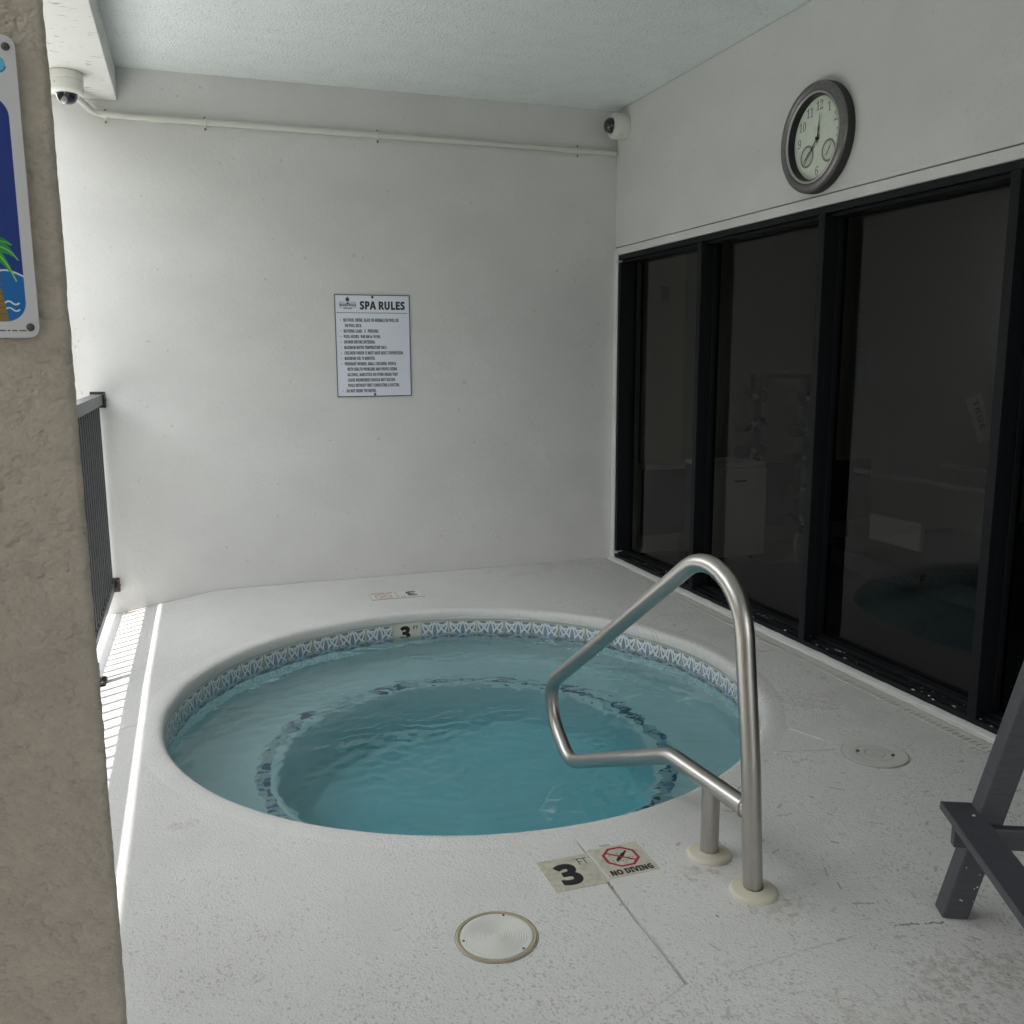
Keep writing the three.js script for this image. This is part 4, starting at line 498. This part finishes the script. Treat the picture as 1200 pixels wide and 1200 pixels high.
// ------------------------------------------------------------------ clock
{
  const t = thing('wall_clock', 'round pewter-rimmed clock with two small dials above the windows', 'clock', [0, 2.312, 2.085]); t.rotation.y = -Math.PI / 2; t.scale.set(1, 1.03, 1);
  const fF = field(512, 512, 40, 40, 3, 71);
  const pewter = mat({ map: rgbTex(512, 512, (i, c) => { const n = 1 + 0.45 * fF[i]; c[0] = 0.235 * n; c[1] = 0.22 * n; c[2] = 0.225 * n; }, 6, 3), metalness: 0.9, roughness: 0.36 }), dark = mat({ color: lin(0.035, 0.034, 0.034), roughness: 0.55, metalness: 0.2 });
  const lz = (pts, n = 96) => { const g = lathe(pts, n); g.rotateX(Math.PI / 2); return g; };
  part('case', lz([[0.20, 0.0005], [0.2235, 0.0005], [0.226, 0.004], [0.226, 0.034], [0.223, 0.0385]]), dark, t);
  part('rim', lz([[0.223, 0.0375], [0.2245, 0.0425], [0.221, 0.050], [0.213, 0.0575], [0.203, 0.0605], [0.194, 0.058], [0.188, 0.052], [0.1865, 0.048]]), pewter, t);
  part('inner_lip', lz([[0.1868, 0.0475], [0.185, 0.0515], [0.180, 0.053], [0.1755, 0.0505], [0.1745, 0.046]]), mat({ color: lin(0.52, 0.51, 0.51), metalness: 0.85, roughness: 0.35 }), t);
  part('face_wall', lz([[0.1742, 0.0465], [0.170, 0.044], [0.168, 0.012]]), black, t);
  const face = canvasTex(768, 768, (x) => { const c = 384, k = 384 / 0.169; x.fillStyle = '#e2e8da'; x.fillRect(0, 0, 768, 768); let s = 3; const r = () => (s = (s * 16807) % 2147483647) / 2147483647; for (let q = 0; q < 500; q++) { x.globalAlpha = 0.05; x.fillStyle = r() > 0.5 ? '#aab3a4' : '#dfe4d8'; x.beginPath(); x.arc(r() * 768, r() * 768, 8 + 30 * r(), 0, 7); x.fill(); } x.globalAlpha = 1;
    x.fillStyle = '#7f8783'; x.textAlign = 'center'; x.textBaseline = 'middle'; x.font = 'bold 122px serif';
    for (const n of [12, 1, 2, 3, 6, 9, 10, 11]) { const a = n / 12 * 2 * Math.PI, R = 0.133; x.save(); x.translate(c + Math.sin(a) * R * k, c - Math.cos(a) * R * k); x.scale(0.85, 1); x.fillText(String(n), 0, 0); x.restore(); }
    for (const sx of [-1, 1]) { const cx = c + sx * 0.074 * k, cy = c + 0.062 * k; x.fillStyle = '#d3d9cb'; x.beginPath(); x.arc(cx, cy, 0.044 * k, 0, 7); x.fill(); x.strokeStyle = '#7d8684'; x.lineWidth = 22; x.beginPath(); x.arc(cx, cy, 0.042 * k, 0, 7); x.stroke(); x.lineWidth = 3; for (let q = 0; q < 20; q++) { const a = 2.4 + q / 19 * 4.6; x.beginPath(); x.moveTo(cx + Math.cos(a) * 0.036 * k, cy + Math.sin(a) * 0.036 * k); x.lineTo(cx + Math.cos(a) * 0.029 * k, cy + Math.sin(a) * 0.029 * k); x.stroke(); } } });
  const fg = new THREE.CylinderGeometry(0.169, 0.169, 0.004, 72); fg.rotateX(Math.PI / 2); const p = fg.attributes.position, uv = fg.attributes.uv; for (let i = 0; i < p.count; i++) uv.setXY(i, p.getX(i) / 0.338 + 0.5, p.getY(i) / 0.338 + 0.5); const fm = part('face', fg, mat({ map: face, roughness: 0.6 }), t); fm.position.z = 0.013;
  const hand = (len, w, ang, z, tail = 0.018) => { const s = new THREE.Shape(); s.moveTo(-w, -tail); s.lineTo(w, -tail); s.lineTo(w * 0.7, len * 0.25); s.quadraticCurveTo(w * 2.2, len * 0.38, w * 0.7, len * 0.5); s.lineTo(0, len); s.lineTo(-w * 0.7, len * 0.5); s.quadraticCurveTo(-w * 2.2, len * 0.38, -w * 0.7, len * 0.25); const g = new THREE.ExtrudeGeometry(s, { depth: 0.0012, bevelEnabled: false }); g.rotateZ(-ang); g.translate(0, 0, z); return g; };
  part('hour_hand', hand(0.100, 0.0032, 0.10, 0.020), black, t); part('minute_hand', hand(0.125, 0.0030, Math.PI * 2 * 0.612, 0.0225), black, t);
  const hub = cyl(0.006, 0.014, 20); hub.rotateX(Math.PI / 2); hub.translate(0, 0, 0.021); part('hub', hub, black, t);
  for (const [sx, a] of [[-1, 3.9], [1, 0.62]]) { const g = hand(0.032, 0.0016, a, 0.017, 0.022); g.translate(sx * 0.074, -0.062, 0); part('dial_needle', g, black, t); }
}

// ------------------------------------------------------------------ tall grey outdoor chair at the right edge
{
  const t = thing('outdoor_chair', 'dark grey slatted bar-height chair at the right edge', 'chair', [-1.003, 0, 4.047]); t.rotation.y = -THREE.MathUtils.degToRad(26);
  const gF = field(256, 256, 8, 60, 3, 81), gm = mat({ map: rgbTex(256, 256, (i, c) => { const n = 1 + 0.12 * gF[i]; c[0] = 0.062 * n; c[1] = 0.063 * n; c[2] = 0.073 * n; }, 3, 3), roughness: 0.42 });
  // local: +x along the side bar, +z towards the photographer along the foot planks
  const sheared = (w, d, h, kx, kz) => { const g = new RoundedBoxGeometry(w, h, d, 2, 0.004); g.translate(w / 2, h / 2, -d / 2); const p = g.attributes.position; for (let i = 0; i < p.count; i++) { const y = p.getY(i); p.setX(i, p.getX(i) + y * kx); p.setZ(i, p.getZ(i) + y * kz); } g.computeVertexNormals(); return uvMetres(g); };
  const K = 0.243, HL = 0.72, WX = 0.86, DZ_ = 0.62;
  for (const [x, z, kx] of [[0, 0, K], [WX, 0, -K], [0, DZ_, K], [WX, DZ_, -K]]) { const l = part('leg', sheared(0.062, 0.058, HL, kx, 0), gm, t); l.position.set(x, 0.001, z); }
  // foot planks along z (left one in the picture) and bars along x
  const pl = bx(-0.004, 0.078, 0.2585, 0.280, -0.065, DZ_ + 0.05, 0.004); part('foot_plank', uvMetres(pl), gm, t);
  part('foot_plank', uvMetres(bx(WX - 0.016, WX + 0.066, 0.2585, 0.280, -0.065, DZ_ + 0.05, 0.004)), gm, t);
  for (const z of [0.0015, DZ_ + 0.0015]) part('side_bar', uvMetres(bx(0.004, WX + 0.055, 0.204, 0.258, z, z + 0.024, 0.003)), gm, t);
  for (let k = 0; k < 7; k++) part('seat_slat', uvMetres(bx(0.24, WX - 0.18, HL, HL + 0.022, 0.0 + k * 0.094, 0.085 + k * 0.094, 0.004)), gm, t);
  const fk = []; for (let k = 0; k < 14; k++) { const g = new THREE.IcosahedronGeometry(0.0012 + 0.0012 * rnd(), 0); const yy = 0.05 + 0.16 * rnd(); g.translate(0.012 + 0.045 * rnd() + yy * K, yy, 0.0003); fk.push(g); } part('paint_fleck', join(fk), whitePlastic, t).userData.kind = 'stuff';
  const sc = part('screw', lathe([[0, 0.002], [0.003, 0.0016], [0.0045, 0]], 12), mat({ color: lin(0.7, 0.7, 0.68), metalness: 0.5, roughness: 0.3 }), t); sc.position.set(0.052, 0.2801, 0.006);
}

renderer.render(scene, camera);
